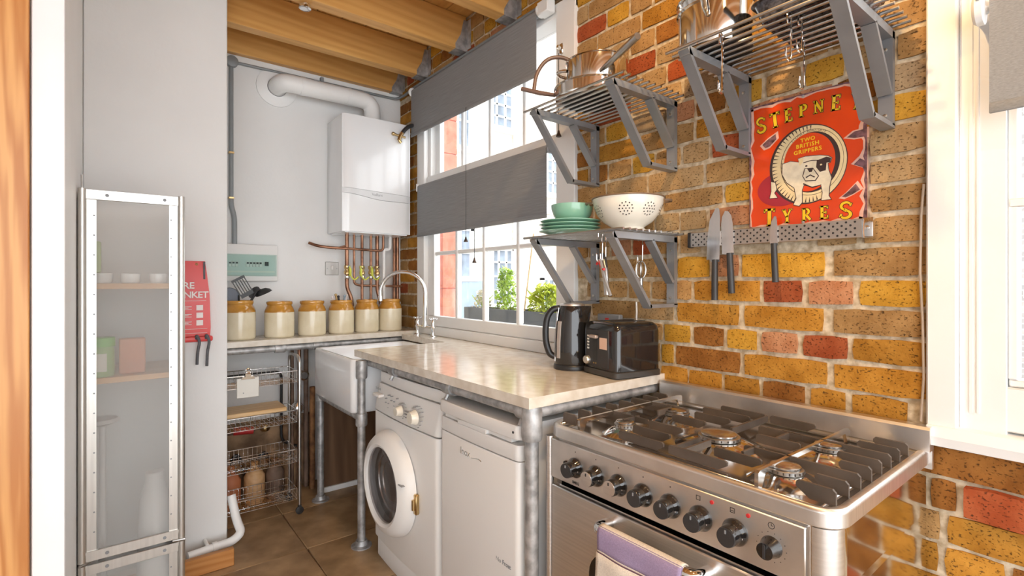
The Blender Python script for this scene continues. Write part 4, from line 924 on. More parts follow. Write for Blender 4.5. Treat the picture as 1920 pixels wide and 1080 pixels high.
band = bfront(lambda u: zb_(u)+0.002, lambda u: zt(u)-0.002, 0.002).build('trim_band', mat('boiler_band', (0.74, 0.75, 0.76), 0.25, var=0.02), bo)
bt_ = MB(); text_on_x(bt_, 'Vaillant', BX+0.0022, -0.33, 1.795, 0.024); bt_.build('logo', M['midgrey'], bo, smooth=False)
MB().box(0.02, BX-0.02, BY0+0.02, BY1-0.02, BZ0-0.006, BZ0).build('underside', M['boiler'], bo)
flu = thing('flue_pipe', (0.1, -0.5, 2.30), 'white flue pipe running from the boiler top to the wall', 'flue')
MB().tube(fillet([(0.0, -0.815, 2.435), (0.125, -0.815, 2.435), (0.125, -0.26, 2.435), (0.125, -0.26, 2.279)], 0.10, 8), 0.052, 24).build('duct', M['white_paint'], flu)
MB().lathe([(0.115, 0.001), (0.115, 0.010), (0.10, 0.016), (0.056, 0.018)], (0.0, -0.815, 2.435), 32, 'x', True, False).build('wall_collar', M['white_paint'], flu)
for y in (-0.70, -0.42): MB().tube([(0.125, y-0.012, 2.435), (0.125, y+0.012, 2.435)], 0.0545, 24).build('joint_ring', M['white_paint'], flu)
MB().box(0.155, 0.157, -0.64, -0.61, 2.475, 2.483, fn=None).build('flue_sticker', M['midgrey'], flu)
# copper pipework
cp = thing('boiler_pipework', (0.1, -0.3, 0.945), 'copper pipes with brass valves dropping from the boiler', 'pipes')
def cpipe(pts, r=0.0085, m='copper', name='pipe', fl=0.03): return MB().tube(fillet(pts, fl, 5), r, 10).build(name, M[m], cp)
PX = 0.115
zb0 = BZ0-0.006
cpipe([(PX, -0.425, zb0), (PX, -0.425, 1.22), (PX+0.01, -0.40, 1.16), (PX+0.01, -0.395, 1.10)], 0.012)
cpipe([(PX, -0.378, zb0), (PX, -0.378, 1.245), (PX, -0.335, 1.235), (PX, -0.04, 1.228)], 0.008)
cpipe([(PX, -0.325, zb0), (PX, -0.325, 1.0)], 0.0095)
cpipe([(PX, -0.265, zb0), (PX, -0.265, 1.0)], 0.0095)
cpipe([(PX, -0.222, zb0), (PX, -0.222, 1.20), (PX+0.01, -0.200, 1.12), (PX+0.01, -0.195, 1.05)], 0.012)
cpipe([(PX+0.02, -0.188, zb0), (PX+0.02, -0.188, 1.462), (PX+0.02, -0.43, 1.470)], 0.008)
cpipe([(PX+0.02, -0.43, 1.470), (PX+0.0, -0.52, 1.472), (PX-0.02, -0.60, 1.480), (PX-0.05, -0.645, 1.50)], 0.009)
cpipe([(PX, -0.435, 1.487), (PX, -0.50, 1.466)], 0.006)
for y in (-0.075, -0.050): cpipe([(0.06, y, zb0+0.0 if False else 1.565), (0.06, y, 0.945)], 0.010)
cpipe([(PX, -0.13, zb0), (PX, -0.13, 1.475), (PX, -0.175, 1.475), (PX, -0.175, 0.96)], 0.011, 'white_paint', 'waste_pipe')
for y in (-0.425, -0.325, -0.265, -0.222):
    v_ = MB(); v_.lathe([(0.012, -0.03), (0.018, -0.026), (0.018, -0.010), (0.013, -0.004), (0.013, 0.004), (0.018, 0.010), (0.018, 0.026), (0.012, 0.03)], (PX, y, 1.335), 12)
    vv = v_.build('valve', M['brass'], cp); MB().tube([(PX+0.012, y, 1.345), (PX+0.035, y, 1.36)], 0.006, 8).build('valve_spindle', M['chrome'], vv)
    MB().lathe([(0.014, -0.012), (0.017, -0.008), (0.017, 0.008), (0.014, 0.012)], (PX, y, 1.29), 10).build('union_nut', M['chrome'], cp)
for y in (-0.395, -0.325, -0.250):
    MB().tube(fillet([(PX+0.022, y-0.02, 1.36), (PX+0.026, y-0.012, 1.29), (PX+0.03, y+0.01, 1.268), (PX+0.026, y+0.035, 1.29)], 0.02), 0.0045, 8).build('earth_wire', M['yellow'], cp)
    MB().box(PX+0.012, PX+0.022, y-0.022, y-0.006, 1.295, 1.345, 0.003, 1).build('valve_tag', M['yellow'], cp)
for y in (-0.325, -0.265): MB().box(PX-0.02, PX+0.012, y-0.016, y+0.016, 1.105, 1.118, 0.002, 1).build('pipe_clip', M['white_paint'], cp)
MB().box(0.05, 0.072, -0.095, -0.03, 1.105, 1.122, 0.003, 1).build('pipe_clip', M['white_paint'], cp)
# filling-loop hose and tap by the blind
hv = thing('stopcock', (0.33, -0.04, 2.16), 'grey hose with small brass tap beside the roller blind', 'tap')
MB().tube(fillet([(0.298, -0.016, 2.268), (0.312, -0.060, 2.280), (0.312, -0.105, 2.255), (0.308, -0.135, 2.215)], 0.04), 0.0125, 12).build('hose', M['darkgrey'], hv)
MB().tube([(0.308, -0.133, 2.218), (0.306, -0.150, 2.190), (0.306, -0.156, 2.165)], 0.0125, 10).tube([(0.300, -0.185, 2.200), (0.312, -0.115, 2.188)], 0.007, 8).ball((0.299, -0.192, 2.202), 0.012).tube([(0.306, -0.156, 2.165), (0.306, -0.142, 2.150)], 0.010, 8).build('brass_tap', M['brass'], hv)
# grey conduit
cd = thing('conduit', (0.02, -0.6, 1.5), 'grey steel conduit running round the white wall and above blinds', 'conduit')
MB().tube(fillet([(0.015, -1.058, 2.525), (0.015, -0.04, 2.535), (0.10, -0.020, 2.54), (0.26, -0.02, 2.552)], 0.03), 0.0085, 10).build('tube', M['conduit'], cd)
MB().tube([(0.26, -0.02, 2.552), (1.70, -0.02, 2.548)], 0.0085, 10).build('tube', M['conduit'], cd)
MB().tube([(0.015, -1.062, 2.525), (0.015, -1.062, 1.74)], 0.012, 10).build('tube', M['conduit'], cd)
MB().tube(fillet([(0.015, -1.062, 1.74), (0.018, -1.062, 1.70), (0.018, -1.045, 1.63), (0.018, -1.045, 1.475)], 0.05), 0.0135, 10).build('tube', M['conduit'], cd)
MB().lathe([(0.032, 0.001), (0.032, 0.03), (0.026, 0.034)], (0.0, -1.058, 2.525), 20, 'x').build('junction_box', M['conduit'], cd)
for z in (2.0, 1.74): MB().box(0.001, 0.032, -1.076, -1.048, z-0.006, z+0.006, 0.002, 1).build('saddle_clip', M['brass'], cd)
MB().box(0.001, 0.028, -0.56, -0.54, 2.52, 2.56, 0.002, 1).build('saddle_clip', M['conduit'], cd)
# fuse box, switch
fx = thing('fuse_box', (0.04, -0.97, 1.262), 'white consumer unit with clear teal cover on the white wall', 'fuse box')
MB().box(0.002, 0.052, -1.16, -0.820, 1.262, 1.476, 0.006, 2).build('case', M['appliance2'], fx)
MB().box(0.053, 0.056, -1.15, -0.832, 1.295, 1.415, 0.004, 1).build('recess', M['fuseback'], fx)
for i, y in enumerate((-1.075, -1.058, -1.041, -0.985, -0.968, -0.951, -0.934, -0.917)):
    MB().box(0.056, 0.063, y-0.0075, y+0.0075, 1.345, 1.375, 0.001, 1).build('breaker', M['appliance2'], fx); 
    MB().box(0.063, 0.067, y-0.005, y+0.005, 1.362, 1.372).build('toggle', M['black'], fx)
MB().box(0.056, 0.065, -0.892, -0.874, 1.352, 1.376).build('main_switch', M['black'], fx)
MB().box(0.072, 0.0745, -1.152, -0.830, 1.290, 1.418).build('cover', M['clearpane'], fx, smooth=False)
MB().box(0.056, 0.059, -1.14, -0.84, 1.312, 1.322).build('label_strip', M['green'] if False else M['paper'], fx)
sw = thing('wall_switch', (0.006, -0.483, 1.30), 'square metal light switch on the white wall below boiler', 'switch')
MB().box(0.001, 0.009, -0.525, -0.440, 1.302, 1.388, 0.003, 1).build('plate', mat('pewter_plate', (0.55, 0.54, 0.52), 0.4, 0.4, var=0.05), sw)
MB().box(0.009, 0.014, -0.490, -0.475, 1.335, 1.362, 0.002, 1).build('rocker', M['appliance2'], sw)
for y in (-0.513, -0.452): MB().lathe([(0.003, 0), (0.003, 0.0015)], (0.009, y, 1.345), 8, 'x').build('screw', M['midgrey'], sw)

# ================================================================== TAP
tp = thing('bridge_tap', (0.49, -0.07, ZT), 'chrome bridge mixer tap with tall swan neck and crosshead handles', 'tap')
for x in (0.392, 0.590):
    MB().lathe([(0.026, 0.0), (0.026, 0.005), (0.014, 0.010), (0.010, 0.03), (0.014, 0.05), (0.016, 0.058), (0.011, 0.066), (0.013, 0.085), (0.010, 0.095), (0.006, 0.105)], (x, -0.07, ZT), 18).build('pillar', M['chrome'], tp)
    h_ = MB(); zc_ = ZT+0.110
    for a in (0.5, 0.5+PI/2): h_.tube([(x-0.026*math.cos(a), -0.07-0.026*math.sin(a), zc_), (x+0.026*math.cos(a), -0.07+0.026*math.sin(a), zc_)], 0.0045, 8)
    for q in range(4): a = 0.5+q*PI/2; h_.ball((x+0.026*math.cos(a), -0.07+0.026*math.sin(a), zc_), 0.0065, 8, 6)
    h_.ball((x, -0.07, zc_), 0.009, 10, 6); h_.build('crosshead_handle', M['chrome'], tp)
MB().tube([(0.392, -0.07, ZT+0.058), (0.590, -0.07, ZT+0.058)], 0.008, 12).build('bridge', M['chrome'], tp)
MB().lathe([(0.012, 0.05), (0.018, 0.058), (0.016, 0.075), (0.013, 0.09), (0.012, 0.11)], (0.491, -0.07, ZT), 16).build('spout_base', M['chrome'], tp)
sp_ = [(0.491, -0.07, ZT+0.10), (0.491, -0.07, ZT+0.27)]
for i in range(1, 16):
    a = PI*i/15*0.98; q = 0.140; sp_.append((0.491-q*(1-math.cos(a))*0.62, -0.07-q*(1-math.cos(a))*0.78, ZT+0.27+q*math.sin(a)*0.92))
e = Vector(sp_[-1]); sp_.append(tuple(e+Vector((0.0, 0, -0.035))))
MB().tube(sp_, 0.0115, 14).build('swan_neck', M['chrome'], tp)
MB().tube([e+Vector((0, 0, -0.03)), e+Vector((0, 0, -0.06))], 0.0145, 14).build('aerator', M['chrome'], tp)

# ================================================================== BLINDS
def blind(label, x0, x1, zt_, zb_, y, m='blind', roll=0.018, bx=None):
    t = thing('roller_blind', ((x0+x1)/2, y, zb_), label, 'blind', 'grey roller blinds')
    MB().box(x0, x1, y-0.0006, y+0.0006, zb_+0.022, zt_).build('fabric', M[m], t, smooth=False)
    MB().box(x0, x1, y-0.005, y+0.003, zb_, zb_+0.0225, 0.0025, 2).build('hem_bar', M[m], t)
    MB().tube([(x0, y+roll-0.001, zt_), (x1, y+roll-0.001, zt_)], roll, 18).build('roll', M[m], t)
    return t
b1 = blind('grey roller blind hung over the upper sash', 0.285, 1.535, 2.502, 2.203, -0.060)
for x in (0.272, 1.545): MB().lathe([(0.026, -0.006), (0.030, -0.002), (0.030, 0.006), (0.012, 0.012)], (x, -0.044, 2.505), 20, 'x').build('end_bracket', M['white_paint'], b1)
MB().box(1.548, 1.62, -0.07, -0.02, 2.475, 2.535, 0.004, 1).build('end_bracket', M['white_paint'], b1)
b2 = blind('grey roller blind hung over the lower sash', 0.312, 1.572, 1.874, 1.552, -0.030)
MB().box(1.572, 1.584, -0.035, 0.0, 1.85, 1.90, 0.002, 1).build('end_bracket', M['greymetal'], b2)
MB().box(0.302, 0.311, -0.035, 0.0, 1.85, 1.90, 0.002, 1).build('end_bracket', M['white_paint'], b2)
b3 = blind('grey roller blind at the window beside the cooker', 3.075, 3.98, 1.872, 1.628, -0.075, 'blind_w')
MB().lathe([(0.028, -0.016), (0.034, -0.010), (0.034, 0.002), (0.014, 0.006), (0.010, 0.016)], (3.062, -0.057, 1.870), 24, 'x').build('chain_drive', M['white_paint'], b3)
MB().box(3.045, 3.06, -0.07, -0.004, 1.855, 1.885, 0.003, 1).build('end_bracket', M['white_paint'], b3)
MB().tube([(3.058, -0.09, 1.88), (3.058, -0.09, 2.4)], 0.003, 6).build('bead_chain', M['midgrey'], b3)
def pull(x, z, ztop, label, y=-0.068):
    t = thing('blind_cord', (x, y, z), label, 'cord', 'pull cords of the sash blinds')
    MB().tube([(x, y, z+0.02), (x, y, ztop)], 0.0016, 6).build('cord', M['black'], t)
    MB().lathe([(0.012, 0.0), (0.0125, 0.003), (0.006, 0.016), (0.004, 0.026), (0.001, 0.03)], (x, y, z), 14).build('bell_pull', mat('dark_bronze', (0.07, 0.05, 0.04), 0.4, 0.6, var=0.1), t)
pull(0.952, 1.478, 2.22, 'black cord with bell pull hanging across both sash blinds')
pull(0.985, 1.362, 1.56, 'black cord with bell pull hanging below the lower blind', -0.034)
pull(1.668, 1.90, 2.27, 'thin cord hanging from the sash catch by the brickwork', -0.045)

# ================================================================== WALL SHELVES
def wall_shelf(label, xl, xr, z):
    t = thing('wall_shelf', ((xl+xr)/2, -0.02, z-0.25), label, 'shelf', 'steel rod shelves on the brick wall')
    w = 0.032; th = 0.009; yb = -0.008
    for x in (xl, xr):
        def bar(p, q, name, d=th):
            """flat bar in the bracket's plane from p to q (y, z), d thick"""
            p = Vector(p); q = Vector(q); n_ = Vector((-(q-p).y, (q-p).x)).normalized()*d/2
            poly = [tuple(p-n_), tuple(q-n_), tuple(q+n_), tuple(p+n_)]
            return MB().prism(poly, 'x', x-w/2, x+w/2).build(name, M['greymetal'], t, smooth=False)
        bar((yb-0.010, z-0.245), (yb-0.010, z-0.004), 'wall_bar', 0.018)
        bar((yb, z-0.011), (-0.352, z-0.011), 'top_bar', 0.022)
        bar((-0.356, z-0.004), (-0.158, z-0.250), 'front_bar', 0.012)
        bar((-0.164, z-0.246), (yb, z-0.246), 'bottom_bar', 0.012)
        bar((-0.150, z-0.020), (-0.030, z-0.165), 'brace', 0.012)
        for zz_ in (z-0.05, z-0.22): MB().lathe([(0.005, 0), (0.005, -0.003), (0.002, -0.004)], (x, yb-0.019, zz_), 10, 'y').build('screw', M['rodsteel'], t)
    for i in range(11):
        y = -0.352+0.0322*i
        MB().tube([(xl-0.060, y, z+0.0045), (xr+0.055, y, z+0.0045)], 0.0045, 8).build('rod', M['rodsteel'], t)
    return t
wall_shelf('steel rod shelf carrying saucepans beside the sash window', 1.858, 2.228, 1.905)
wall_shelf('steel rod shelf carrying colander and mint crockery', 1.858, 2.228, 1.420)
wall_shelf('steel rod shelf above the red enamel sign', 2.496, 2.870, 1.905)

# ================================================================== POTS ON THE SHELF BY THE WINDOW
Z1 = 1.915
def pan_body(t, c, r, h, m='potsteel', base='potdark', lip=0.004, th=0.003, rb=None, name='pan'):
    rb = rb or r*0.93
    MB().lathe([(rb*0.9, 0.0), (rb, 0.006)], c, 40, cap1=False).build('base', M[base], t)
    return MB().lathe([(rb, 0.006), (r*0.985, h*0.25), (r, h-0.004), (r+lip, h), (r+lip, h+0.0015), (r-th, h), (r-th, h*0.3), (rb*0.9, 0.010), (0.001, 0.010)], c, 40, cap0=False, cap1=False).build(name, M[m], t)
fp = thing('frying_pan', (2.02, -0.205, Z1), 'wide steel frying pan under the polished saucepan', 'pan')
pan_body(fp, (2.02, -0.205, Z1), 0.140, 0.050, rb=0.115)
MB().tube([(1.905, -0.285, Z1+0.045), (1.86, -0.320, Z1+0.058), (1.80, -0.365, Z1+0.082)], [0.007, 0.009, 0.008], 10).build('handle', M['bakelite'], fp)
sp2 = thing('saucepan', (2.035, -0.20, Z1+0.012), 'polished steel saucepan nested in the frying pan', 'saucepan')
SPC = (2.035, -0.20, Z1+0.0108)
MB().lathe([(0.092, 0.0), (0.098, 0.004), (0.110, 0.05), (0.111, 0.128), (0.115, 0.131), (0.115, 0.1325), (0.108, 0.131), (0.106, 0.02), (0.001, 0.014)], SPC, 40, cap1=False).build('pan', M['potsteel'], sp2)
lp = []
dl = Vector((-0.80, -0.60, 0)); sl = Vector((0.60, -0.80, 0))
for i in range(13): a = PI*(-0.5+i/12); lp.append(Vector((SPC[0], SPC[1], Z1+0.112)) + dl*(0.106+0.040*math.cos(a)) + sl*(0.036*math.sin(a)) + Vector((0, 0, 0.006*math.cos(a))))
MB().tube(lp, 0.0060, 10).build('loop_handle', M['potsteel'], sp2)
MB().tube([(2.118, -0.272, Z1+0.072), (2.150, -0.285, Z1+0.072), (2.255, -0.325, Z1+0.076), (2.335, -0.350, Z1+0.085)], [0.006, 0.009, 0.0115, 0.0115], 12).build('long_handle', M['rodsteel'], sp2)
MB().tube(fillet([(1.838, -0.336, Z1+0.068), (1.838, -0.325, Z1+0.14), (1.866, -0.290, Z1+0.20), (1.905, -0.225, Z1+0.205), (1.93, -0.17, Z1+0.15), (1.935, -0.13, Z1+0.05)], 0.06, 6), 0.0075, 10).build('arched_handle', M['bakelite'], fp)
# pots on the shelf above the sign
Z3 = 1.915
sc_ = (2.512, -0.215, Z3)
bp_ = thing('stockpot', sc_, 'shiny steel saucepan with vertical handle above the sign', 'saucepan')
pan_body(bp_, sc_, 0.106, 0.120, lip=0.005)
MB().tube([(2.545, -0.318, Z3+0.075), (2.551, -0.338, Z3+0.085), (2.557, -0.358, Z3+0.115), (2.563, -0.380, Z3+0.21)], [0.007, 0.010, 0.012, 0.012], 12).build('handle', M['potsteel'], bp_)
ld = thing('steel_bowl', (2.515, -0.20, Z3+0.124), 'dark-based steel bowl resting in the saucepan above the sign', 'bowl')
MB().lathe([(0.104, 0.0), (0.112, 0.018), (0.118, 0.030), (0.122, 0.032), (0.122, 0.034), (0.110, 0.032), (0.09, 0.010), (0.001, 0.008)], (2.515, -0.200, Z3+0.1235), 40).build('bowl', M['potsteel'], ld)
MB().lathe([(0.110, 0.0), (0.105, 0.02), (0.07, 0.045), (0.001, 0.052)], (2.515, -0.200, Z3+0.1590), 36).build('lid', M['potdark'], ld)
rt = thing('roasting_tin', (2.745, -0.19, Z3), 'speckled black enamel roasting tin above the sign', 'pan')
loft_mb = MB(); loft(loft_mb, [ring(2.675, 2.86, -0.30, -0.06, .03, Z3+0.0), ring(2.660, 2.875, -0.315, -0.045, .035, Z3+0.045), ring(2.652, 2.882, -0.322, -0.038, .038, Z3+0.048), ring(2.665, 2.87, -0.31, -0.05, .03, Z3+0.047), ring(2.68, 2.855, -0.295, -0.065, .03, Z3+0.006)]); loft_mb.build('tin', M['enamelblack'], rt)
gp = thing('griddle_pan', (2.70, -0.23, Z3+0.049), 'black frying pan with riveted handle lying on the roasting tin', 'pan')
MB().lathe([(0.10, 0.0), (0.115, 0.012), (0.122, 0.034), (0.126, 0.036), (0.120, 0.034), (0.10, 0.006), (0.001, 0.005)], (2.765, -0.19, Z3+0.050), 36).build('pan', M['enamelblack'], gp)
MB().tube([(2.700, -0.288, Z3+0.078), (2.690, -0.312, Z3+0.090), (2.668, -0.365, Z3+0.12)], [0.010, 0.012, 0.013], 10).build('handle', M['black'], gp)
MB().lathe([(0.008, 0), (0.008, -0.004), (0.003, -0.006)], (2.697, -0.306, Z3+0.084), 12, 'y').build('rivet', M['chrome'], gp)
# S-hooks on the rods
def s_hook(x, y, ztop, l, label, r=0.0022, yaw=0.0):
    pts = []
    for i in range(9): a = PI*i/8; pts.append((0, 0.011*math.cos(a)-0.011, 0.011*math.sin(a)))
    pts = [(0, -0.022, -0.02)] + pts[::-1]
    pts = [(0, p[1]+0.022, p[2]) for p in pts]
    pts += [(0, 0.022, -0.02), (0, 0.020, -l+0.02)]
    for i in range(9): a = PI*i/8; pts.append((0, 0.020-0.014+0.014*math.cos(a), -l+0.014-0.014*math.sin(a)))
    pts.append((0, -0.008, -l+0.03))
    R_ = Matrix.Rotation(yaw, 3, 'Z')
    o = MB().tube([Vector((x, y, ztop)) + R_ @ Vector((p[0], p[1]-0.011, p[2])) for p in pts], r, 7).build('s_hook', M['chrome'])
    return tag(o, label, 'hook', 'steel hooks hung from the rod shelves')
s_hook(2.585, -0.3198, 1.909, 0.150, 'long steel hook on the sign shelf near the saucepan', 0.003, 0.2)
s_hook(2.745, -0.2876, 1.909, 0.110, 'wide steel hook on the sign shelf over the lettering')
s_hook(2.757, -0.2554, 1.909, 0.085, 'short steel hook on the sign shelf beside the wide hook')
s_hook(2.710, -0.1266, 1.909, 0.130, 'narrow steel hook hanging low in front of the sign top')
s_hook(2.130, -0.2876, 1.424, 0.100, 'steel hook under the colander shelf holding the corkscrew')
s_hook(2.060, -0.1910, 1.424, 0.095, 'steel hook under the colander shelf holding the tin opener')
s_hook(2.150, -0.0944, 1.424, 0.100, 'steel hook under the colander shelf holding the whisk')
# things hung there
co = thing('corkscrew', (2.125, -0.30, 1.20), 'small red-handled corkscrew hanging under the colander shelf', 'corkscrew')
MB().tube([(2.130, -0.289, 1.335), (2.150, -0.289, 1.27), (2.175, -0.287, 1.21)], 0.006, 8).build('shaft', M['rodsteel'], co)
MB().tube(fillet([(2.115, -0.289, 1.318), (2.128, -0.293, 1.33), (2.140, -0.289, 1.30), (2.152, -0.293, 1.30)], 0.01), 0.0045, 8).build('grip', M['red'], co)
to = thing('tin_opener', (2.07, -0.20, 1.20), 'steel tin opener hanging under the colander shelf', 'tin opener')
MB().tube([(2.060, -0.192, 1.338), (2.072, -0.195, 1.30), (2.080, -0.197, 1.21)], [0.006, 0.010, 0.010], 10).build('handle', M['rodsteel'], to)
MB().tube(fillet([(2.03, -0.19, 1.335), (2.045, -0.185, 1.365), (2.065, -0.19, 1.345), (2.075, -0.193, 1.31)], 0.01), 0.005, 8).build('head', M['darkgrey'], to)
wh = thing('whisk', (2.16, -0.09, 1.15), 'small steel whisk hanging under the colander shelf', 'whisk')
MB().tube([(2.150, -0.0935, 1.20), (2.150, -0.0935, 1.27)], 0.007, 10).build('handle', M['rodsteel'], wh)
for a in (0, PI/3, 2*PI/3):
    c, s_ = math.cos(a), math.sin(a)
    MB().tube([(2.150+0.022*math.sin(PI*i/12*2)*c*0 + 0.020*math.sin(2*PI*i/12)*c, -0.0935+0.020*math.sin(2*PI*i/12)*s_, 1.302-0.032*math.cos(2*PI*i/12)) for i in range(12)], 0.0014, 6, closed=True).build('wire_loop', M['rodsteel'], wh)

# ================================================================== CROCKERY AND COLANDER
Z2 = 1.4295
def plate(x, y, z, r, label):
    o = MB().lathe([(r*0.55, 0.0), (r*0.56, 0.003), (r*0.62, 0.004), (r*0.95, 0.013), (r, 0.0155), (r, 0.0175), (r*0.93, 0.0165), (r*0.62, 0.008), (0.001, 0.008)], (x, y, z), 40, cap1=False).build('dinner_plate', M['mint'])
    return tag(o, label, 'plate', 'stack of mint plates on the rod shelf')
for i, w_ in enumerate(('lowest', 'second lowest', 'third', 'topmost')): plate(1.938+0.003*(i % 2), -0.244, Z2+0.0125*i, 0.116-0.003*(i % 2), 'mint green plate under the bowl, '+w_+' of its stack')
bz = Z2+0.0375+0.0085
bl = MB().lathe([(0.045, 0.0), (0.047, 0.006), (0.055, 0.010), (0.070, 0.030), (0.078, 0.055), (0.0795, 0.072), (0.076, 0.072), (0.072, 0.050), (0.05, 0.014), (0.001, 0.010)], (1.932, -0.225, bz), 40, cap1=False).build('bowl', M['mint'])
tag(bl, 'deep mint green bowl stacked on the mint plates', 'bowl')
cl = thing('colander', (2.130, -0.150, Z2), 'cream enamel colander with holes on the rod shelf', 'colander')
CC = (2.135, -0.148, Z2)
cprof = [(0.068, 0.0), (0.066, 0.008), (0.056, 0.020), (0.060, 0.024), (0.085, 0.040), (0.108, 0.066), (0.121, 0.098), (0.126, 0.122)]
MB().lathe(cprof + [(0.124, 0.123), (0.118, 0.098), (0.104, 0.067), (0.08, 0.043), (0.001, 0.030)], CC, 48, cap0=False, cap1=False).build('bowl', M['creamenamel'], cl)
MB().tube([(CC[0]+0.127*math.cos(2*PI*i/48), CC[1]+0.127*math.sin(2*PI*i/48), CC[2]+0.1235) for i in range(48)], 0.0028, 8, closed=True).build('rim', mat('rim_brown', (0.20, 0.13, 0.08), 0.4, var=0.1), cl)
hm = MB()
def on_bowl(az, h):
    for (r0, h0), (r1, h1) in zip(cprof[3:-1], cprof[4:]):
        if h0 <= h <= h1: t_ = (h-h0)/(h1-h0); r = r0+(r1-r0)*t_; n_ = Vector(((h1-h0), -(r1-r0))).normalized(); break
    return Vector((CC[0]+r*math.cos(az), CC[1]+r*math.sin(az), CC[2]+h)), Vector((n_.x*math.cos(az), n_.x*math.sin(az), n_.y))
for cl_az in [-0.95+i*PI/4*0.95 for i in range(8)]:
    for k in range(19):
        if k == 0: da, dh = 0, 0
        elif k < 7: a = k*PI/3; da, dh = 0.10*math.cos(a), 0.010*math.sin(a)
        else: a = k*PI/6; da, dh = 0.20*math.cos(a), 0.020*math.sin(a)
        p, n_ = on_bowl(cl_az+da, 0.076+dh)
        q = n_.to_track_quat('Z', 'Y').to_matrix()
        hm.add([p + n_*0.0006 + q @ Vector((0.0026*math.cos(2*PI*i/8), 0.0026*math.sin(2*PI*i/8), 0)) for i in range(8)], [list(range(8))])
o = hm.build('hole_shade_discs', M['black'], cl, smooth=False); o['kind'] = 'stuff'  # no holes cut: flat black discs paint the shade inside each hole
for a in (math.radians(35), math.radians(215)):
    c_ = Vector((CC[0]+0.126*math.cos(a), CC[1]+0.126*math.sin(a), CC[2]+0.112)); d_ = Vector((math.cos(a), math.sin(a), 0)); s_ = Vector((-math.sin(a), math.cos(a), 0))
    MB().tube([c_+s_*0.03, c_+s_*0.026+d_*0.012, c_+s_*0.012+d_*0.022, c_-s_*0.012+d_*0.022, c_-s_*0.026+d_*0.012, c_-s_*0.03], 0.004, 8).build('loop_handle', MATS['rim_brown'], cl)

# ================================================================== ENAMEL SIGN
SU, SV, SY = 2.508, 1.427, -0.0125
sg = thing('enamel_sign', (2.667, SY, 1.425), 'red enamel advertising sign with bulldog in a tyre', 'sign')
def su(p, lift=0): return (SU+p[0]/1000, SY-0.0012-lift*0.00035, SV+p[1]/1000)
def decal(name, pts, m, lift, parent=None):
    """thin raised enamel layer following an outline in millimetres on the plate"""
    mb = MB(); y1 = SY-0.0012; y0 = y1-lift*0.00035-0.0002
    mb.prism([(SU+p[0]/1000, SV+p[1]/1000) for p in pts], 'y', y0, y1); return mb.build(name, M[m], parent or sg, smooth=False)
def ell(cx, cy, rx, ry, n=48, a0=0, a1=2*PI): return [(cx+rx*math.cos(a0+(a1-a0)*i/n), cy+ry*math.sin(a0+(a1-a0)*i/n)) for i in range(n)]
plate_ = MB(); plate_.box(SU, SU+0.318, SY-0.0012, SY+0.0012, SV-0.002, SV+0.378, 0.001, 1)
plate_.build('plate', M['signred'], sg)
r_ = random.Random(5)
def ragged(p0, p1, depth, n=16, side=1):
    """worn edge strip between two corners"""
    p0 = Vector(p0); p1 = Vector(p1); d = (p1-p0); nn = Vector((-d.y, d.x)).normalized()*side
    out = [p0+d*(i/n) for i in range(n+1)]; inn = [p0+d*(i/n)+nn*depth*r_.uniform(0.35, 1.3) for i in range(n, -1, -1)]
    return [tuple(v) for v in out+inn]
for p0, p1, dp in (((0, -2), (0, 378), 9), ((318, 378), (318, -2), 12), ((0, 378), (318, 378), 10), ((0, -2), (318, -2), 3)):
    sd = {((0, -2), (0, 378)): -1, ((318, 378), (318, -2)): -1, ((0, 378), (318, 378)): -1, ((0, -2), (318, -2)): 1}[(p0, p1)]
    st_ = r_.getstate(); decal('worn_edge', ragged(p0, p1, dp+4, 18, sd), 'signpink', 0.6); r_.setstate(st_)
    decal('rusty_edge', ragged(p0, p1, dp*0.62, 18, sd), 'signdark', 1.2)
for ch in ([(41,254),(59,268),(81,279),(83,263),(63,245),(50,242)], [(258,65),(271,75),(292,96),(302,79),(285,69),(268,62)], [(271,226),(288,238),(316,240),(316,219),(290,220)], [(287,149),(302,163),(317,152),(317,112),(308,138)]):
    c = Vector((sum(p[0] for p in ch)/len(ch), sum(p[1] for p in ch)/len(ch)))
    decal('chip_halo', [tuple(c+(Vector(p)-c)*1.35) for p in ch], 'signpink', 0.7); decal('chip', ch, 'signdark', 1.4)
decal('tyre_shadow', ell(98, 110, 72, 52), 'signmaroon', 0.8)
# tyre: slightly turned ring with tread notches
TC = (170, 171)
decal('tyre_outline', ell(168, 171, 105, 115), 'signblack', 1.2)
decal('tyre', ell(171, 171, 100, 111), 'signcream', 2.0)
decal('tyre_wall_line', ell(180, 175, 84, 95), 'signblack', 2.6); decal('tyre_wall', ell(180.5, 175, 82.5, 93.5), 'signcream', 3.2)
decal('tyre_bore', ell(181, 175, 74, 87), 'signblack', 3.8)
decal('tyre_bore_face', ell(174, 176, 69, 84), 'signred', 4.4)
tr_ = MB()
for i in range(34):
    a = math.radians(85+200*i/33); c_, s_ = math.cos(a), math.sin(a)
    p = [(171+99*c_-1.8*s_, 171+110*s_+1.8*c_), (171+99*c_+1.8*s_, 171+110*s_-1.8*c_), (172+86*c_, 172+96*s_)]
    tr_.prism([(SU+q[0]/1000, SV+q[1]/1000) for q in p], 'y', SY-0.0012-0.0014, SY-0.0012)
o = tr_.build('tread_notches', M['signblack'], sg, smooth=False); o['kind'] = 'stuff'
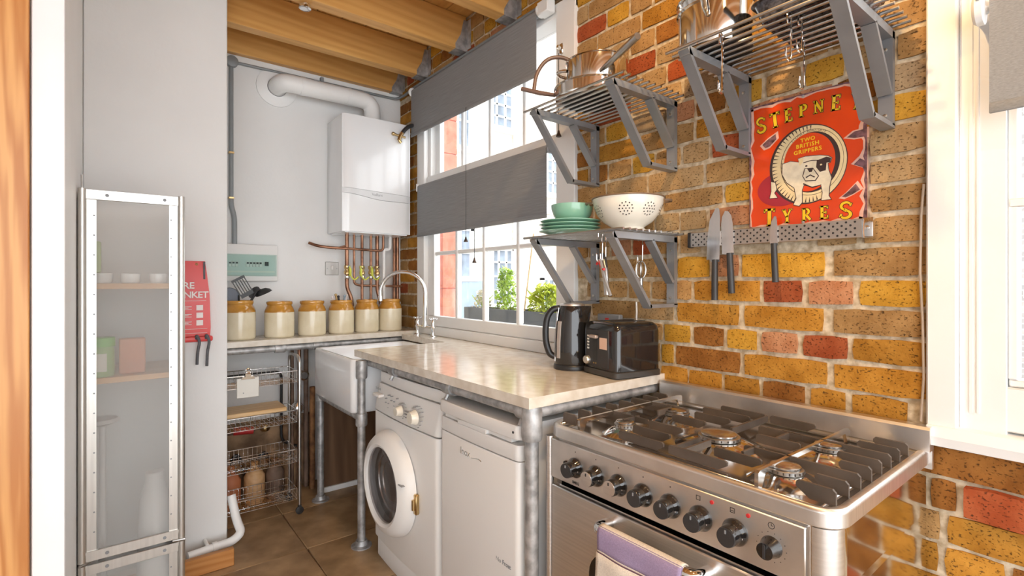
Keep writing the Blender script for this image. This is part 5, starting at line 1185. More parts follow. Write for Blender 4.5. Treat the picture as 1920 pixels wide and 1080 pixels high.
# bulldog
dog = [(102,183),(124,187),(148,180),(146,191),(165,194),(204,190),(225,184),(234,177),(230,166),(224,164),(226,144),(233,122),(228,98),(226,72),(232,62),(208,62),(211,83),(207,106),(184,104),(161,112),(156,98),(156,62),(148,53),(133,58),(141,76),(135,108),(114,126),(101,152)]
def grow(poly, d):
    out = []; n = len(poly)
    area = sum(poly[i][0]*poly[(i+1) % n][1]-poly[(i+1) % n][0]*poly[i][1] for i in range(n))
    sgn = 1 if area > 0 else -1
    for i in range(n):
        a, b, c = Vector(poly[i-1]), Vector(poly[i]), Vector(poly[(i+1) % n])
        n1 = Vector(((b-a).y, -(b-a).x)).normalized(); n2 = Vector(((c-b).y, -(c-b).x)).normalized()
        m_ = (n1+n2); m_ = m_.normalized() if m_.length > 1e-4 else n1
        out.append(tuple(b+m_*d*sgn))
    return out
hind = [(68,135),(80,131),(84,110),(77,100),(86,85),(64,86),(69,106)]
decal('dog_outline', grow(hind, 2), 'signblack', 4.6); decal('dog_hind_leg', hind, 'signwhite', 5.2)
decal('dog_outline', grow(dog, 2), 'signblack', 4.8); decal('dog', dog, 'signwhite', 5.4)
decal('dog_eye_patch', [(196,177),(221,183),(233,177),(230,166),(221,166),(219,145),(204,143),(194,158)], 'signblack', 6.0)
decal('dog_ear', [(146,190),(160,192),(158,178),(150,170)], 'signcream', 6.0)
decal('dog_muzzle_line', [(163,160),(186,158),(202,132),(193,119),(165,122),(157,138)], 'signblack', 5.9)
decal('dog_muzzle', [(165,158),(185,156),(199,132),(191,121.5),(166,124.5),(159.5,138)], 'signwhite', 6.5)
decal('dog_nose', [(170,158),(187,156),(183,147),(176,147)], 'signblack', 7.1)
decal('dog_mouth', [(166,134),(179,140),(192,131),(189,129),(179,136.5),(168,131)], 'signblack', 7.1)
decal('dog_eye', ell(168, 166, 3.2, 2.6, 12), 'signblack', 6.6); decal('dog_eye', ell(207, 163, 3, 2.4, 12), 'signcream', 6.6)
decal('dog_brow', [(160,178),(182,181),(200,178),(200,176),(182,178.5),(160,175.5)], 'signblack', 6.3)
decal('dog_chest_line', [(160,118),(184,103),(208,107),(207,104.5),(184,100),(159,114)], 'signblack', 6.0)
# hand-drawn serif capitals: strokes in a unit box (width, height 1)
def bar_(x0, y0, x1, y1, t):
    a = Vector((x0, y0)); b = Vector((x1, y1)); n_ = Vector((-(b-a).y, (b-a).x)).normalized()*t/2
    return [tuple(a-n_), tuple(b-n_), tuple(b+n_), tuple(a+n_)]
def arc_(cx, cy, rx, ry, a0, a1, t0, t1, n=14):
    o_, i_ = [], []
    for k in range(n+1):
        u = k/n; a = math.radians(a0+(a1-a0)*u); t = t0+(t1-t0)*math.sin(PI*u)
        o_.append((cx+(rx+t/2)*math.cos(a), cy+(ry+t/2)*math.sin(a))); i_.append((cx+(rx-t/2)*math.cos(a), cy+(ry-t/2)*math.sin(a)))
    return [[o_[k], o_[k+1], i_[k+1], i_[k]] for k in range(n)]
T_, H_ = 0.19, 0.10
GL = {
 'S': (0.62, arc_(0.32, 0.73, 0.21, 0.20, 20, 260, 0.09, 0.13) + arc_(0.30, 0.27, 0.22, 0.20, 80, -160, 0.09, 0.15) + [bar_(0.24, 0.55, 0.36, 0.46, 0.15), bar_(0.50, 0.72, 0.56, 0.86, 0.08), bar_(0.06, 0.14, 0.12, 0.30, 0.10)]),
 'T': (0.62, [bar_(0.31, 0, 0.31, 1, T_), bar_(0.02, 0.94, 0.60, 0.94, 0.12), bar_(0.05, 0.80, 0.05, 0.98, 0.08), bar_(0.57, 0.80, 0.57, 0.98, 0.08), bar_(0.16, 0.04, 0.46, 0.04, 0.08)]),
 'E': (0.58, [bar_(0.16, 0, 0.16, 1, T_), bar_(0.02, 0.95, 0.52, 0.95, 0.10), bar_(0.02, 0.05, 0.54, 0.05, 0.10), bar_(0.16, 0.5, 0.42, 0.5, 0.09), bar_(0.50, 0.78, 0.50, 0.98, 0.08), bar_(0.52, 0.02, 0.52, 0.24, 0.08), bar_(0.41, 0.40, 0.41, 0.60, 0.07)]),
 'P': (0.60, [bar_(0.16, 0, 0.16, 1, T_), bar_(0.02, 0.04, 0.32, 0.04, 0.08), bar_(0.02, 0.95, 0.30, 0.95, 0.09)] + arc_(0.28, 0.72, 0.22, 0.23, -95, 95, 0.09, 0.17)),
 'R': (0.68, [bar_(0.16, 0, 0.16, 1, T_), bar_(0.02, 0.04, 0.32, 0.04, 0.08), bar_(0.02, 0.95, 0.30, 0.95, 0.09), bar_(0.30, 0.48, 0.60, 0.04, 0.17)] + arc_(0.28, 0.72, 0.21, 0.23, -95, 95, 0.09, 0.17)),
 'N': (0.72, [bar_(0.14, 0, 0.14, 1, 0.10), bar_(0.60, 0, 0.60, 1, 0.10), bar_(0.12, 0.96, 0.60, 0.04, 0.19), bar_(0.02, 0.04, 0.27, 0.04, 0.08), bar_(0.48, 0.96, 0.72, 0.96, 0.08), bar_(0.0, 0.96, 0.18, 0.96, 0.08)]),
 'Y': (0.68, [bar_(0.34, 0, 0.34, 0.48, T_), bar_(0.10, 0.98, 0.34, 0.42, 0.18), bar_(0.58, 0.98, 0.34, 0.42, 0.10), bar_(0.0, 0.96, 0.24, 0.96, 0.08), bar_(0.46, 0.96, 0.70, 0.96, 0.08), bar_(0.20, 0.04, 0.48, 0.04, 0.08)]),
}
def letter(ch, u, v, h, w=1.0, ang=0.0):
    wd, quads = GL[ch]; ca, sa = math.cos(ang), math.sin(ang)
    def tr(p): x_, y_ = (p[0]-wd/2)*h*w, p[1]*h; return (u+x_*ca-y_*sa, v+x_*sa+y_*ca)
    face = MB(); edge = MB()
    for q in quads:
        Q = [tr(p) for p in q]
        face.prism([(SU+p[0]/1000, SV+p[1]/1000) for p in Q], 'y', SY-0.0012-0.0012, SY-0.0012)
        edge.prism([(SU+p[0]/1000, SV+p[1]/1000) for p in grow(Q, 2.0)], 'y', SY-0.0012-0.0006, SY-0.0012)
    f_ = face.build('letter', M['signyellow'], sg, smooth=False); edge.build('letter_outline', M['signblack'], f_, smooth=False)
for ch, u, v, h, w, a in (('S', 40, 290, 52, 1.0, 0.12), ('T', 81, 299, 46, 1.05, 0.10), ('E', 119, 307, 40, 1.0, 0.06), ('P', 159, 312, 36, 1.1, 0.02), ('N', 200, 312, 36, 1.05, 0.0), ('E', 243, 308, 42, 1.0, -0.06), ('Y', 293, 298, 46, 0.95, -0.10),
                          ('T', 62, 2, 52, 1.05, 0.0), ('Y', 114, 7, 40, 1.05, 0.0), ('R', 168, 8, 36, 1.1, 0.0), ('E', 214, 9, 36, 1.1, 0.0), ('S', 268, 2, 50, 1.1, 0.0)): letter(ch, u, v, h, w, a)
for body, u, v, sz, a in (('TWO', 172, 238, 15, 0.04), ('BRITISH', 171, 222, 16, 0.03), ('GRIPPERS', 171, 205, 16, 0.03)):
    vt, ft = text_geo(body, sz/1000, 0.0009, 'CENTER', 0.0004, 1.15); ca, sa = math.cos(a), math.sin(a)
    MB().add(vt, ft, lambda p: Vector((SU+u/1000+p.x*ca-p.y*sa, SY-0.0026-p.z, SV+v/1000+p.x*sa+p.y*ca))).build('lettering', M['signyellow'], sg, smooth=False)
def arc_text(body, a0, a1, rx, ry, sz):
    mb = MB()
    for i, ch in enumerate(body):
        a = math.radians(a0+(a1-a0)*i/max(1, len(body)-1)); vt, ft = text_geo(ch, sz, 0.0003, 'CENTER'); q = a-PI/2
        mb.add(vt, ft, lambda p: Vector((SU+(180+rx*math.cos(a))/1000+p.x*math.cos(q)-p.y*math.sin(q), SY-0.0024-p.z, SV+(175+ry*math.sin(a))/1000+p.x*math.sin(q)+p.y*math.cos(q))))
    o = mb.build('tyre_lettering', M['signblack'], sg, smooth=False); o['kind'] = 'stuff'
arc_text('STEPNEY ROAD-GRIP', 130, 62, 76.5, 88.5, 0.0085)
arc_text('STEPNEY', 215, 165, 76.5, 88.5, 0.0085)
for u, v in ((159, 371), (159, 4)): MB().lathe([(0.004, 0), (0.004, -0.002), (0.001, -0.003)], (SU+u/1000, SY-0.0012, SV+v/1000), 10, 'y').build('screw', M['galv'], sg)

# ================================================================== KNIFE RACK AND KNIVES
kr = thing('knife_rack', (2.57, -0.02, 1.373), 'perforated steel magnetic knife rack on the brick wall', 'knife rack')
KY = -0.030
MB().box(2.302, 2.842, KY, KY+0.004, 1.376, 1.426, 0.0015, 1).build('perforated_plate', M['perf'], kr)
MB().box(2.304, 2.836, KY+0.004, -0.014, 1.384, 1.418).build('magnet_bar', M['darkgrey'], kr)
for xa, xb, mm in ((2.299, 2.312, 'black'), (2.818, 2.846, 'chrome')): MB().box(xa, xb, KY-0.003, -0.009, 1.374, 1.428, 0.004, 2).build('end_cap', M[mm], kr)
MB().lathe([(0.006, 0), (0.006, -0.003), (0.002, -0.004)], (2.832, KY-0.003, 1.400), 12, 'y').build('screw', M['chrome'], kr)
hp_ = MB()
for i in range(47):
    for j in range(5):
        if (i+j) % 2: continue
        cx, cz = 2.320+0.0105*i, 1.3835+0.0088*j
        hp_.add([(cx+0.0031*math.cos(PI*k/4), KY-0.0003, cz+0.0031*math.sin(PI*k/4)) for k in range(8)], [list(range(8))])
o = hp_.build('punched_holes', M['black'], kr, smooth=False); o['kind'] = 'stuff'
def knife(label, x, ztip, zheel, zend, w, lean, belly):
    t = thing('kitchen_knife', (x, KY-0.006, zend), label, 'knife', 'knives on the magnetic rack')
    L_ = ztip-zheel; y0, y1 = KY-0.0032, KY-0.0008
    f_ = rot(Vector((x, KY, zheel)), ay=lean)
    pts = [(x-w*0.5, zheel), (x-w*0.46, zheel+L_*0.45), (x-w*0.30, zheel+L_*0.78), (x+w*0.12, zheel+L_*0.985), (x+w*0.30, ztip), (x+w*0.42, zheel+L_*0.96), (x+w*0.5, zheel+L_*0.80), (x+w*0.5, zheel-0.006), (x-w*0.1, zheel-0.006), (x-w*0.25, zheel+0.001)]
    if belly: pts = [(x-w*0.5, zheel), (x-w*0.48, zheel+L_*0.7), (x-w*0.40, zheel+L_*0.86), (x-w*0.12, ztip), (x+w*0.15, zheel+L_*0.985), (x+w*0.40, zheel+L_*0.88), (x+w*0.5, zheel+L_*0.70), (x+w*0.5, zheel-0.004), (x, zheel-0.004)]
    MB().prism(pts, 'y', y0, y1, fn=f_).build('blade', M['blade'], t, smooth=False)
    xh = x+w*0.22 if w > 0.03 else x+w*0.1
    hb_ = MB(); hw = min(0.0105, w*0.42)
    hb_.tube([(xh, KY-0.0085, zheel+0.001), (xh+0.001, KY-0.009, (zheel+zend)/2), (xh+0.002, KY-0.009, zend)], [hw*0.9, hw, hw], 12, fn=f_); hb_.build('handle', M['darkgrey'], t)
knife('large chef knife with black handle on the magnetic rack', 2.395, 1.502, 1.330, 1.198, 0.046, 0.02, False)
knife('santoku knife with rounded tip on the magnetic rack', 2.447, 1.488, 1.349, 1.220, 0.040, -0.04, True)
knife('small paring knife hanging alone on the magnetic rack', 2.592, 1.455, 1.372, 1.256, 0.022, -0.03, False)
# wall socket, cable, old flex by the casing
so = thing('fused_spur', (1.95, -0.02, 1.09), 'grey wall spur with red switch behind the toaster', 'socket')
MB().box(1.885, 2.000, -0.035, -0.009, 1.085, 1.165 if False else 1.128, 0.004, 1).build('box', M['midgrey'], so)
MB().box(1.930, 1.950, -0.040, -0.035, 1.100, 1.113, 0.002, 1).build('rocker', M['red'], so)
tag(MB().tube(fillet([(2.066, -0.012, 1.18), (2.068, -0.012, 1.14), (2.066, -0.014, 1.09), (2.05, -0.014, 1.07), (2.0, -0.02, 1.10)], 0.02), 0.003, 8).build('white_flex', M['white_paint']), 'thin white flex running down the bricks behind the toaster', 'cable')
tag(MB().tube([(2.946, -0.012, 1.50), (2.941, -0.014, 1.42), (2.939, -0.014, 1.28), (2.944, -0.014, 1.16), (2.946, -0.012, 1.02), (2.940, -0.012, 0.91)], 0.003, 8).build('wall_flex', mat('tan_flex', (0.45, 0.36, 0.28), 0.6, var=0.1)), 'tan flex running down beside the white window casing', 'cable')

# ================================================================== KETTLE AND TOASTER
kt = thing('kettle', (1.897, -0.19, ZT), 'glossy black jug kettle with water gauge beside the toaster', 'kettle')
KC = (1.897, -0.190, ZT)
MB().lathe([(0.072, 0.0), (0.073, 0.006), (0.071, 0.018), (0.069, 0.020)], KC, 36).build('base', M['black'], kt)
bod = MB()
kr_ = [(0.0695, 0.021), (0.071, 0.03), (0.070, 0.10), (0.065, 0.17), (0.058, 0.215), (0.055, 0.236), (0.052, 0.242), (0.001, 0.243)]
dirS = Vector((0.62, 0.78, 0)); dirH = -dirS
V = []; F = []; sg_ = 40
for r, h in kr_:
    for k in range(sg_):
        a = 2*PI*k/sg_; d_ = Vector((math.cos(a), math.sin(a), 0)); sp_o = max(0, d_.dot(dirS)-0.86)/0.14
        V.append(Vector(KC) + d_*(r + (0.022*sp_o*max(0, (h-0.17)/0.07) if r > 0.01 else 0)) + Vector((0, 0, h)))
for i in range(len(kr_)-1):
    for k in range(sg_): F.append([i*sg_+k, i*sg_+(k+1) % sg_, (i+1)*sg_+(k+1) % sg_, (i+1)*sg_+k])
bod.add(V, F).build('body', M['glossblack'], kt)
MB().lathe([(0.050, 0.2435), (0.048, 0.250), (0.030, 0.254), (0.001, 0.2545)], KC, 30).build('lid', M['steel'], kt)
hpth = [Vector(KC)+dirH*d_+Vector((0, 0, h)) for d_, h in ((0.048, 0.234), (0.078, 0.230), (0.098, 0.20), (0.105, 0.15), (0.102, 0.095), (0.088, 0.055), (0.068, 0.045))]
MB().tube(fillet(hpth, 0.04, 4), 0.0125, 14).build('handle', M['black'], kt)
gd = Vector((0.10, -0.995, 0)); gd = (dirH*0.80+Vector((0.78, -0.62, 0))*0.60).normalized(); gs = Vector((-gd.y, gd.x, 0))
gm_ = MB()
pts = [(0.0735, 0.045), (0.0735, 0.10), (0.0688, 0.165), (0.0665, 0.185)]
for (r0, h0), (r1, h1) in zip(pts[:-1], pts[1:]):
    a, b = Vector(KC)+gd*r0+Vector((0, 0, h0)), Vector(KC)+gd*r1+Vector((0, 0, h1)); w_ = 0.008
    gm_.add([a-gs*w_, a+gs*w_, b+gs*w_, b-gs*w_, a-gs*w_-gd*0.01, a+gs*w_-gd*0.01, b+gs*w_-gd*0.01, b-gs*w_-gd*0.01], [[0, 1, 2, 3], [4, 7, 6, 5], [0, 3, 7, 4], [1, 5, 6, 2], [0, 4, 5, 1], [3, 2, 6, 7]])
gm_.build('water_gauge', mat('smoky_gauge', (0.42, 0.38, 0.35), 0.25, var=0.06, scale=30), kt)
gp_ = MB()
for (r0, h0), (r1, h1) in zip(kr_[1:5], kr_[2:6]):
    gdd = (dirH*0.96+Vector((0.78, -0.62, 0))*0.28).normalized(); a, b = Vector(KC)+gdd*(r0+0.0003)+Vector((0, 0, h0)), Vector(KC)+gdd*(r1+0.0003)+Vector((0, 0, h1)); gp_.tube([a, b], 0.0016, 6)
gp_.build('chrome_seam', M['chrome'], kt)

to_ = thing('toaster', (2.085, -0.135, ZT), 'glossy black two-slice toaster on the worktop end', 'toaster')
TA = math.radians(-10.5); TCn = Vector((2.092, -0.133, 0))
tf = lambda v: TCn + Matrix.Rotation(TA, 3, 'Z') @ Vector((v[0], v[1], 0)) + Vector((0, 0, ZT+v[2]))
W_, D_ = 0.097, 0.102
def tring(ix, iy, r, z): return [(p[0], p[1], z) for p in rrect(-W_+ix, W_-ix, -D_+iy, D_-iy, r, 5)]
tb = MB(); loft(tb, [tring(-.003, -.003, .02, 0.004), tring(-.003, -.003, .02, 0.022), tring(0.002, 0.002, .018, 0.026)], fn=tf); tb.build('base', mat('toaster_base', (0.05, 0.045, 0.04), 0.3, var=0.1), to_)
tb = MB(); loft(tb, [tring(0, 0, .022, 0.0265), tring(0, 0, .022, 0.16), tring(0.004, 0.004, .022, 0.180), tring(0.014, 0.012, .022, 0.190), tring(0.03, 0.025, .02, 0.193)], fn=tf); tb.build('shell', M['glossblack'], to_, ang=50)
for sx_ in (-0.03, 0.03): MB().box(sx_-0.013, sx_+0.013, -0.065, 0.075, 0.1905, 0.1945, fn=tf).build('bread_slot', M['darkgrey'], to_)
MB().box(-0.075, 0.058, -D_-0.0035, -D_+0.004, 0.030, 0.165, 0.004, 1, fn=tf).build('front_plate', M['darkgrey'], to_)
MB().box(-0.030, -0.004, -D_-0.0045, -D_-0.003, 0.055, 0.150, fn=tf).build('lever_slot', M['black'], to_)
MB().box(-0.036, 0.006, -D_-0.020, -D_-0.004, 0.134, 0.146, 0.003, 1, fn=tf).build('lever', mat('lever_rose', (0.55, 0.46, 0.42), 0.3, 0.6, var=0.05), to_)
MB().box(0.010, 0.050, -D_-0.0048, -D_-0.0035, 0.098, 0.138, fn=tf).build('sticker', M['kraft'], to_)
for i in range(5): MB().box(-0.062, -0.052, -D_-0.005, -D_-0.0035, 0.092+0.011*i, 0.098+0.011*i, fn=tf).build('button_legend', M['paper'], to_)
MB().lathe([(0.0155, 0), (0.0155, -0.010), (0.013, -0.014), (0.001, -0.0145)], (-0.058, -D_-0.0035, 0.052), 24, 'y', fn=tf).build('browning_dial', M['alu'], to_)
MB().lathe([(0.003, 0), (0.003, -0.002), (0.001, -0.003)], (-0.022, -D_-0.0045, 0.045), 10, 'y', fn=tf).build('indicator', M['brass'], to_)
MB().lathe([(0.003, 0), (0.003, -0.002), (0.001, -0.003)], (-0.010, -D_-0.0045, 0.045), 10, 'y', fn=tf).build('indicator', M['brass'], to_)
for a, b in ((-.07, -.08), (.07, -.08), (-.07, .08), (.07, .08)): MB().lathe([(0.008, -0.0005), (0.008, 0.005)], (a, b, 0), 10, fn=tf).build('foot', M['black'], to_)

# ================================================================== WIRE TROLLEY UNDER THE SHELF
tr = thing('wire_trolley', (0.33, -0.97, 0.0), 'chrome wire basket trolley on castors under the stone shelf', 'trolley')
TX0, TX1, TY0, TY1 = 0.225, 0.430, -1.165, -0.800
for y in (TY1,):
    MB().tube(fillet([(TX1, y, 0.045), (TX1, y, 0.852), (TX0, y, 0.852), (TX0, y, 0.045)], 0.05, 6), 0.0085, 10).build('end_frame', M['rodsteel'], tr)
MB().tube(fillet([(TX1, TY0, 0.045), (TX1, TY0, 0.80), (TX0, TY0, 0.80), (TX0, TY0, 0.045)], 0.05, 6), 0.0085, 10).build('end_frame', M['rodsteel'], tr)
for x, y in ((TX1, TY1), (TX0, TY1), (TX1, TY0), (TX0, TY0)):
    MB().lathe([(0.010, -0.008), (0.020, -0.006), (0.0205, 0.006), (0.010, 0.008)], (x, y, 0.0208), 20, 'x').build('castor', M['black'], tr)
    MB().box(x-0.011, x+0.011, y-0.008, y+0.008, 0.038, 0.052, 0.002, 1).build('castor_fork', M['black'], tr)
def basket(z, h):
    mb = MB(); a, b, c, d = TX0+0.012, TX1-0.006, TY0+0.012, TY1-0.012
    for zz_, rr in ((z, 0.002), (z+h*0.35, 0.0014), (z+h, 0.0026)):
        mb.tube([(a, c, zz_), (b, c, zz_), (b, d, zz_), (a, d, zz_)], rr, 6, closed=True)
    n = 15
    for i in range(n+1):
        y = c+(d-c)*i/n; mb.tube([(b, y, z+h), (b, y, z), (a, y, z), (a, y, z+h)], 0.0012, 5)
    for i in range(1, 8):
        x = a+(b-a)*i/8; mb.tube([(x, c, z+h), (x, c, z), (x, d, z), (x, d, z+h)], 0.0012, 5)
    mb.build('basket', M['chrome'], tr)['kind'] = 'stuff'
for z, h in ((0.715, 0.062), (0.498, 0.066), (0.283, 0.068), (0.080, 0.060)): basket(z, h)
cbd = MB().box(0.232, 0.420, -1.16, -0.862, 0.5655, 0.588, 0.003, 1)
tag(cbd.build('chopping_board', M['beech']), 'pale wooden chopping board lying on the wire trolley', 'chopping board')
pc = thing('clipped_pad', (0.44, -1.052, 0.66), 'white notepad in a bulldog clip hung on the trolley basket', 'notepad')
MB().box(0.4345, 0.4385, -1.105, -1.003, 0.668, 0.768, 0.0018, 1).build('pad', M['paper'], pc)
MB().prism([(-1.085, 0.762), (-1.022, 0.762), (-1.028, 0.775), (-1.079, 0.775)], 'x', 0.4295, 0.4435).box(0.434, 0.440, -1.066, -1.040, 0.773, 0.803).build('clip_jaw', mat('clip_bronze', (0.34, 0.27, 0.20), 0.3, 0.9, var=0.1), pc)
MB().tube([(0.4415, -1.053+0.012*math.cos(2*PI*i/16), 0.803+0.012*math.sin(2*PI*i/16)) for i in range(16)], 0.004, 8, closed=True).build('clip_ring', M['chrome'], pc)
MB().lathe([(0.003, 0), (0.003, 0.001)], (0.4387, -1.075, 0.693), 10, 'x').build('sticker_dot', M['midgrey'], pc)
tag(MB().box(0.003, 0.016, -1.168, -0.62, 0.0, 0.44, 0.002, 1).build('lower_boarding', mat('dusty_brown_board', (0.20, 0.11, 0.055), 0.8, var=0.35, scale=9, color2=(0.36, 0.22, 0.12), bump=0.3, bscale=40)), 'dusty brown boarding on the low wall behind the trolley', 'boarding')
# ---- plumbing and clutter behind the trolley
wp = thing('waste_plumbing', (0.1, -0.8, 0.0), 'dusty pipes and valves on the wall behind the trolley', 'pipes')
for y, m_, r in ((-0.66, 'junk', 0.014), (-0.70, 'copper', 0.011), (-0.74, 'junk', 0.009)): MB().tube([(0.06, y, 0.0), (0.06, y, 0.885)], r, 10).build('pipe', M[m_], wp)
MB().tube([(0.12, -0.640, 0.0), (0.12, -0.640, 0.62)], 0.016, 10).build('rusty_pipe', M['rust'], wp)
MB().tube(fillet([(0.05, -1.16, 0.72), (0.05, -0.80, 0.72), (0.05, -0.80, 0.30), (0.05, -0.70, 0.25)], 0.04), 0.008, 10).build('pipe', M['black'], wp)
MB().tube(fillet([(0.06, -1.15, 0.40), (0.06, -0.95, 0.40), (0.06, -0.90, 0.42), (0.06, -0.80, 0.42)], 0.03), 0.012, 10).build('pipe', M['junk'], wp)
MB().tube([(0.075, -1.06, 0.41), (0.085, -0.96, 0.405)], 0.022, 10).build('valve_lever', M['red'], wp)
MB().lathe([(0.02, -0.02), (0.026, -0.01), (0.026, 0.01), (0.02, 0.02)], (0.07, -0.895, 0.405), 12).build('gas_valve', M['brass'], wp)
MB().tube(fillet([(0.06, -1.12, 0.02), (0.08, -1.05, 0.30), (0.06, -0.98, 0.12), (0.07, -0.90, 0.28), (0.05, -0.85, 0.15)], 0.06), 0.012, 8).build('hose', M['black'], wp)
MB().lathe([(0.02, 0), (0.035, 0.02), (0.035, 0.05), (0.02, 0.07)], (0.09, -0.72, 0.46), 14).build('trap', M['chrome'], wp)
MB().lathe([(0.02, 0), (0.03, 0.02), (0.03, 0.04), (0.02, 0.05)], (0.12, -0.70, 0.70), 14, 'x').build('trap', M['chrome'], wp)
for i, (y, z, r, m_) in enumerate(((-1.08, 0.0, 0.05, 'orange'), (-0.96, 0.0, 0.055, 'shelfwood'), (-0.85, 0.0, 0.05, 'junk'))):
    o = MB().lathe([(r*0.8, 0), (r, 0.02), (r, 0.15), (r*0.6, 0.19), (r*0.35, 0.2), (r*0.35, 0.23)], (0.115, y, 0.0), 20).build('bottle', M[m_])
    tag(o, ['orange', 'tan', 'brown'][i]+' bottle standing on the floor behind the wire trolley', 'bottle', 'bottles behind the trolley')

# ================================================================== FROSTED CABINET, FIRE BLANKET, LEFT-HAND DETAILS
cb = thing('frosted_cabinet', (0.83, -1.53, 0.0), 'slim aluminium cabinet with frosted panels beside the fire blanket', 'cabinet')
QX, Q0, Q1 = 1.050, -1.686, -1.386
for y0, y1 in ((Q0+0.003, Q0+0.010), (Q1-0.010, Q1-0.003)): MB().box(0.667, 1.030, y0, y1, 0.02, 1.568).build('side', M['white_paint'], cb, smooth=False)
MB().box(0.660, 0.666, Q0+0.004, Q1-0.004, 0.02, 1.568).build('back', M['white_paint'], cb, smooth=False)
MB().box(0.667, 1.030, Q0+0.011, Q1-0.011, 0.02, 0.04).build('bottom', M['shelfwood'], cb)
for z in (1.232, 0.902): MB().box(0.668, 1.035, Q0+0.011, Q1-0.011, z, z+0.020, 0.001, 1).build('shelf', M['shelfwood'], cb)
def cab_door(z0, z1):
    d = MB().box(QX-0.010, QX-0.007, Q0+0.016, Q1-0.016, z0+0.004, z1-0.004).build('door', M['frost'], cb, smooth=False)
    for y in (Q0+0.008, Q1-0.008): MB().tube([(QX-0.002, y, z0), (QX-0.002, y, z1)], 0.0115, 14).build('stile', M['alu'], d)
    for y0, y1 in ((Q0+0.020, Q0+0.046), (Q1-0.046, Q1-0.020)):
        MB().box(QX-0.0068, QX-0.003, y0, y1, z0+0.03, z1-0.03).build('perforated_strip', M['alu'], d, smooth=False)
        hm = MB(); n = int((z1-z0)/0.068)
        yy = y0+0.020 if y0 < -1.5 else y0+0.006
        for i in range(n):
            zz_ = z1-0.09-0.068*i
            if zz_ > z0+0.05: hm.lathe([(0.0028, 0.0), (0.0028, 0.0006)], (QX-0.003, yy, zz_), 8, 'x')
        hm.build('pin_holes', M['midgrey'], d)['kind'] = 'stuff'
    for za, zb2 in ((z0, z0+0.034), (z1-0.036, z1-0.002)):
        rl = MB().box(QX-0.006, QX+0.004, Q0+0.018, Q1-0.018, za, zb2, 0.001, 1).build('rail', M['alu'], d)
        for y in (Q0+0.075, Q1-0.06): MB().lathe([(0.0055, 0), (0.0055, 0.002), (0.002, 0.0025)], (QX+0.004, y, (za+zb2)/2), 12, 'x').build('screw', M['midgrey'], rl)
    return d
cab_door(0.302, 1.576); cab_door(0.022, 0.292)
MB().tube([(QX-0.002, Q0+0.008, 1.577), (QX-0.002, Q0+0.008, 1.622)], 0.003, 8).build('hinge_pin', M['rodsteel'], cb)
for z in (0.297,): MB().tube([(QX-0.01, Q0+0.03, z), (QX+0.012, Q0+0.0, z)], 0.004, 8).build('hinge', M['rodsteel'], cb); MB().tube([(QX+0.0, Q1-0.035, 0.297), (QX+0.012, Q1+0.004, 0.299)], 0.005, 8).build('hinge', M['rodsteel'], cb)
# things inside, seen softly through the panels
for i, (y, r) in enumerate(((-1.625, 0.030), (-1.545, 0.030), (-1.462, 0.028))):
    o = MB().lathe([(r*0.8, 0.0), (r, 0.008), (r, 0.034), (r*0.9, 0.036), (r*0.85, 0.012), (0.001, 0.01)], (0.990, y, 1.2525), 24, cap1=False).build('ramekin', M['porcelain'])
    tag(o, 'white ramekin on the cabinet shelf, '+['next to the green packet', 'between the other two', 'clear of the packets'][i], 'ramekin', 'ramekins in the frosted cabinet')
tag(MB().box(0.955, 1.010, -1.672, -1.628, 1.2895, 1.40, 0.004, 1).build('green_packet', mat('pale_green_pack', (0.50, 0.66, 0.28), 0.6, var=0.1)), 'pale green packet stacked over a ramekin behind frosted panel', 'packet')
gj = thing('lidded_jar', (0.985, -1.628, 0.923), 'jar with bright green lid behind the frosted panel', 'jar')
MB().lathe([(0.036, 0.0), (0.038, 0.006), (0.038, 0.095), (0.034, 0.105)], (0.985, -1.628, 0.9225), 24).build('body', mat('leaf_green_pack', (0.30, 0.50, 0.16), 0.4, var=0.1), gj)
MB().lathe([(0.040, 0.106), (0.040, 0.135), (0.037, 0.138)], (0.985, -1.628, 0.9225), 24).build('lid', M['green'], gj)
MB().box(1.0235, 1.0245, -1.652, -1.612, 0.9425, 1.005).build('label', M['paper'], gj, smooth=False)
tag(MB().box(0.93, 0.985, -1.578, -1.50, 0.9225, 1.05, 0.004, 1).build('carton', M['orange']), 'orange carton standing next to the green-lidded jar', 'carton')
cs = thing('cake_stand', (0.95, -1.62, 0.041), 'white pedestal cake stand in the bottom of the frosted cabinet', 'cake stand')
MB().lathe([(0.045, 0.0), (0.040, 0.02), (0.012, 0.05), (0.010, 0.70), (0.05, 0.715)], (0.97, -1.625, 0.0405), 24).build('stem', mat('pale_grey_ceramic', (0.62, 0.61, 0.60), 0.4, var=0.02), cs)
MB().lathe([(0.05, 0.716), (0.048, 0.725), (0.045, 0.728)], (0.97, -1.625, 0.0405), 28).build('plate', MATS['pale_grey_ceramic'], cs)
tag(MB().lathe([(0.03, 0.0), (0.05, 0.03), (0.058, 0.10), (0.05, 0.40), (0.03, 0.46), (0.03, 0.50)], (0.955, -1.47, 0.0405), 24).build('tall_vase', MATS['pale_grey_ceramic']), 'tall pale grey vase in the bottom of the frosted cabinet', 'vase')
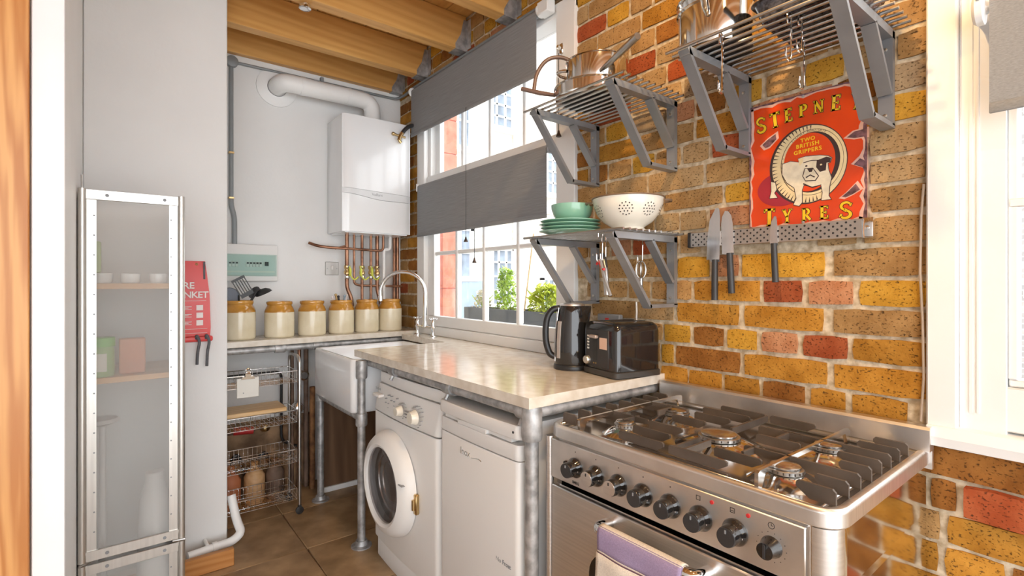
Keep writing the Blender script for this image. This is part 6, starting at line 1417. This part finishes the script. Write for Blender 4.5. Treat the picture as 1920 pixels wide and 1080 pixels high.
# fire blanket on the partition
fbk = thing('fire_blanket', (0.61, -1.315, 0.98), 'red fire blanket pouch with black pull tabs on white wall', 'fire blanket')
BYL, BYR = -1.435, -1.258
bl_ = MB(); loft(bl_, [[(0.604, BYL+dl_, z), (0.604, BYR+dr_, z), (0.604+th_, BYR+dr_, z), (0.604+th_, BYL+dl_, z)] for z, dl_, dr_, th_ in ((1.012, 0.0, 0.012, 0.020), (1.05, 0, 0.014, 0.024), (1.20, 0, 0.010, 0.020), (1.30, 0.005, 0.0, 0.012), (1.352, 0.01, -0.006, 0.005))])
bl_.build('pouch', M['blanketred'], fbk)
wr = MB(); text_on_x(wr, 'FIRE', 0.6265, BYL+0.055, 1.228, 0.040, bold=0.001); text_on_x(wr, 'BLANKET', 0.6290, BYL+0.022, 1.186, 0.0405, bold=0.0008, space=0.9)
wr.build('lettering', M['blanketwhite'], fbk, smooth=False)
inf = MB()
for i in range(3):
    z = 1.145-0.034*i
    for k in range(3): inf.box(0.6285, 0.6295, BYL+0.02, BYR-0.060-0.012*(k % 2), z-0.006*k, z-0.006*k+0.0025)
    inf.box(0.6285, 0.6295, BYR-0.042, BYR-0.016, z-0.016, z+0.008)
inf.box(0.6285, 0.6295, BYL+0.015, BYR-0.004, 1.172, 1.1735).box(0.6285, 0.6295, BYL+0.015, BYR, 1.045, 1.0465).box(0.6285, 0.6295, BYL+0.015, BYR, 1.026, 1.0275)
o = inf.build('printed_instructions', M['blanketwhite'], fbk, smooth=False); o['kind'] = 'stuff'
MB().box(0.616, 0.6185, BYR-0.014, BYR-0.006, 1.27, 1.35).build('black_binding', M['webbing'], fbk)
MB().tube([(0.612, -1.297+0.004*math.cos(2*PI*i/12), 1.338+0.004*math.sin(2*PI*i/12)) for i in range(12)], 0.002, 6, closed=True).build('eyelet', M['brass'], fbk)
MB().box(0.606, 0.628, BYL+0.01, BYR+0.024, 0.986, 1.0115, 0.008, 2).build('folded_cloth', M['blanketred'], fbk)
for y, zl in ((-1.300, 0.885), (-1.262, 0.875)): MB().tube(fillet([(0.626, y, 1.0), (0.636, y, 1.02), (0.6405, y+0.012, 0.99), (0.637, y+0.004, 0.94), (0.633, y+0.002, zl)], 0.015), 0.006, 6).build('pull_tab', M['webbing'], fbk)
# white heating pipe round the foot of the partition, wooden plinth
ht = thing('heating_pipe', (0.64, -1.2, 0.05), 'white painted heating pipe bending round the partition foot', 'pipe')
MB().tube(fillet([(0.56, -1.150, 0.235), (0.60, -1.135, 0.13), (0.655, -1.122, 0.085), (0.668, -1.16, 0.062), (0.70, -1.34, 0.062)], 0.05, 8), 0.019, 14).build('tube', M['white_paint'], ht)
MB().tube([(0.679, -1.225, 0.062), (0.682, -1.245, 0.062)], 0.023, 14).build('joint', M['white_paint'], ht)
MB().tube([(0.610, -1.265, 0.075), (0.68, -1.262, 0.075)], 0.008, 8).build('bracket', M['white_paint'], ht)
tag(MB().box(0.745, 0.775, -1.372, -1.172, 0.0, 0.075, 0.003, 1).build('wooden_plinth', M['plinthwood']), 'orange-brown wooden plinth on the floor below heating pipe', 'plinth')
# recessed downlight in the joists
dlt = thing('downlight', (0.815, -0.882, 2.545), 'small chrome downlight fixed under the ceiling joist', 'light')
MB().lathe([(0.022, 0.026), (0.028, 0.020), (0.028, 0.004), (0.022, 0.0), (0.001, 0.002)], (0.815, -0.882, 2.5455), 20).build('housing', M['chrome'], dlt)
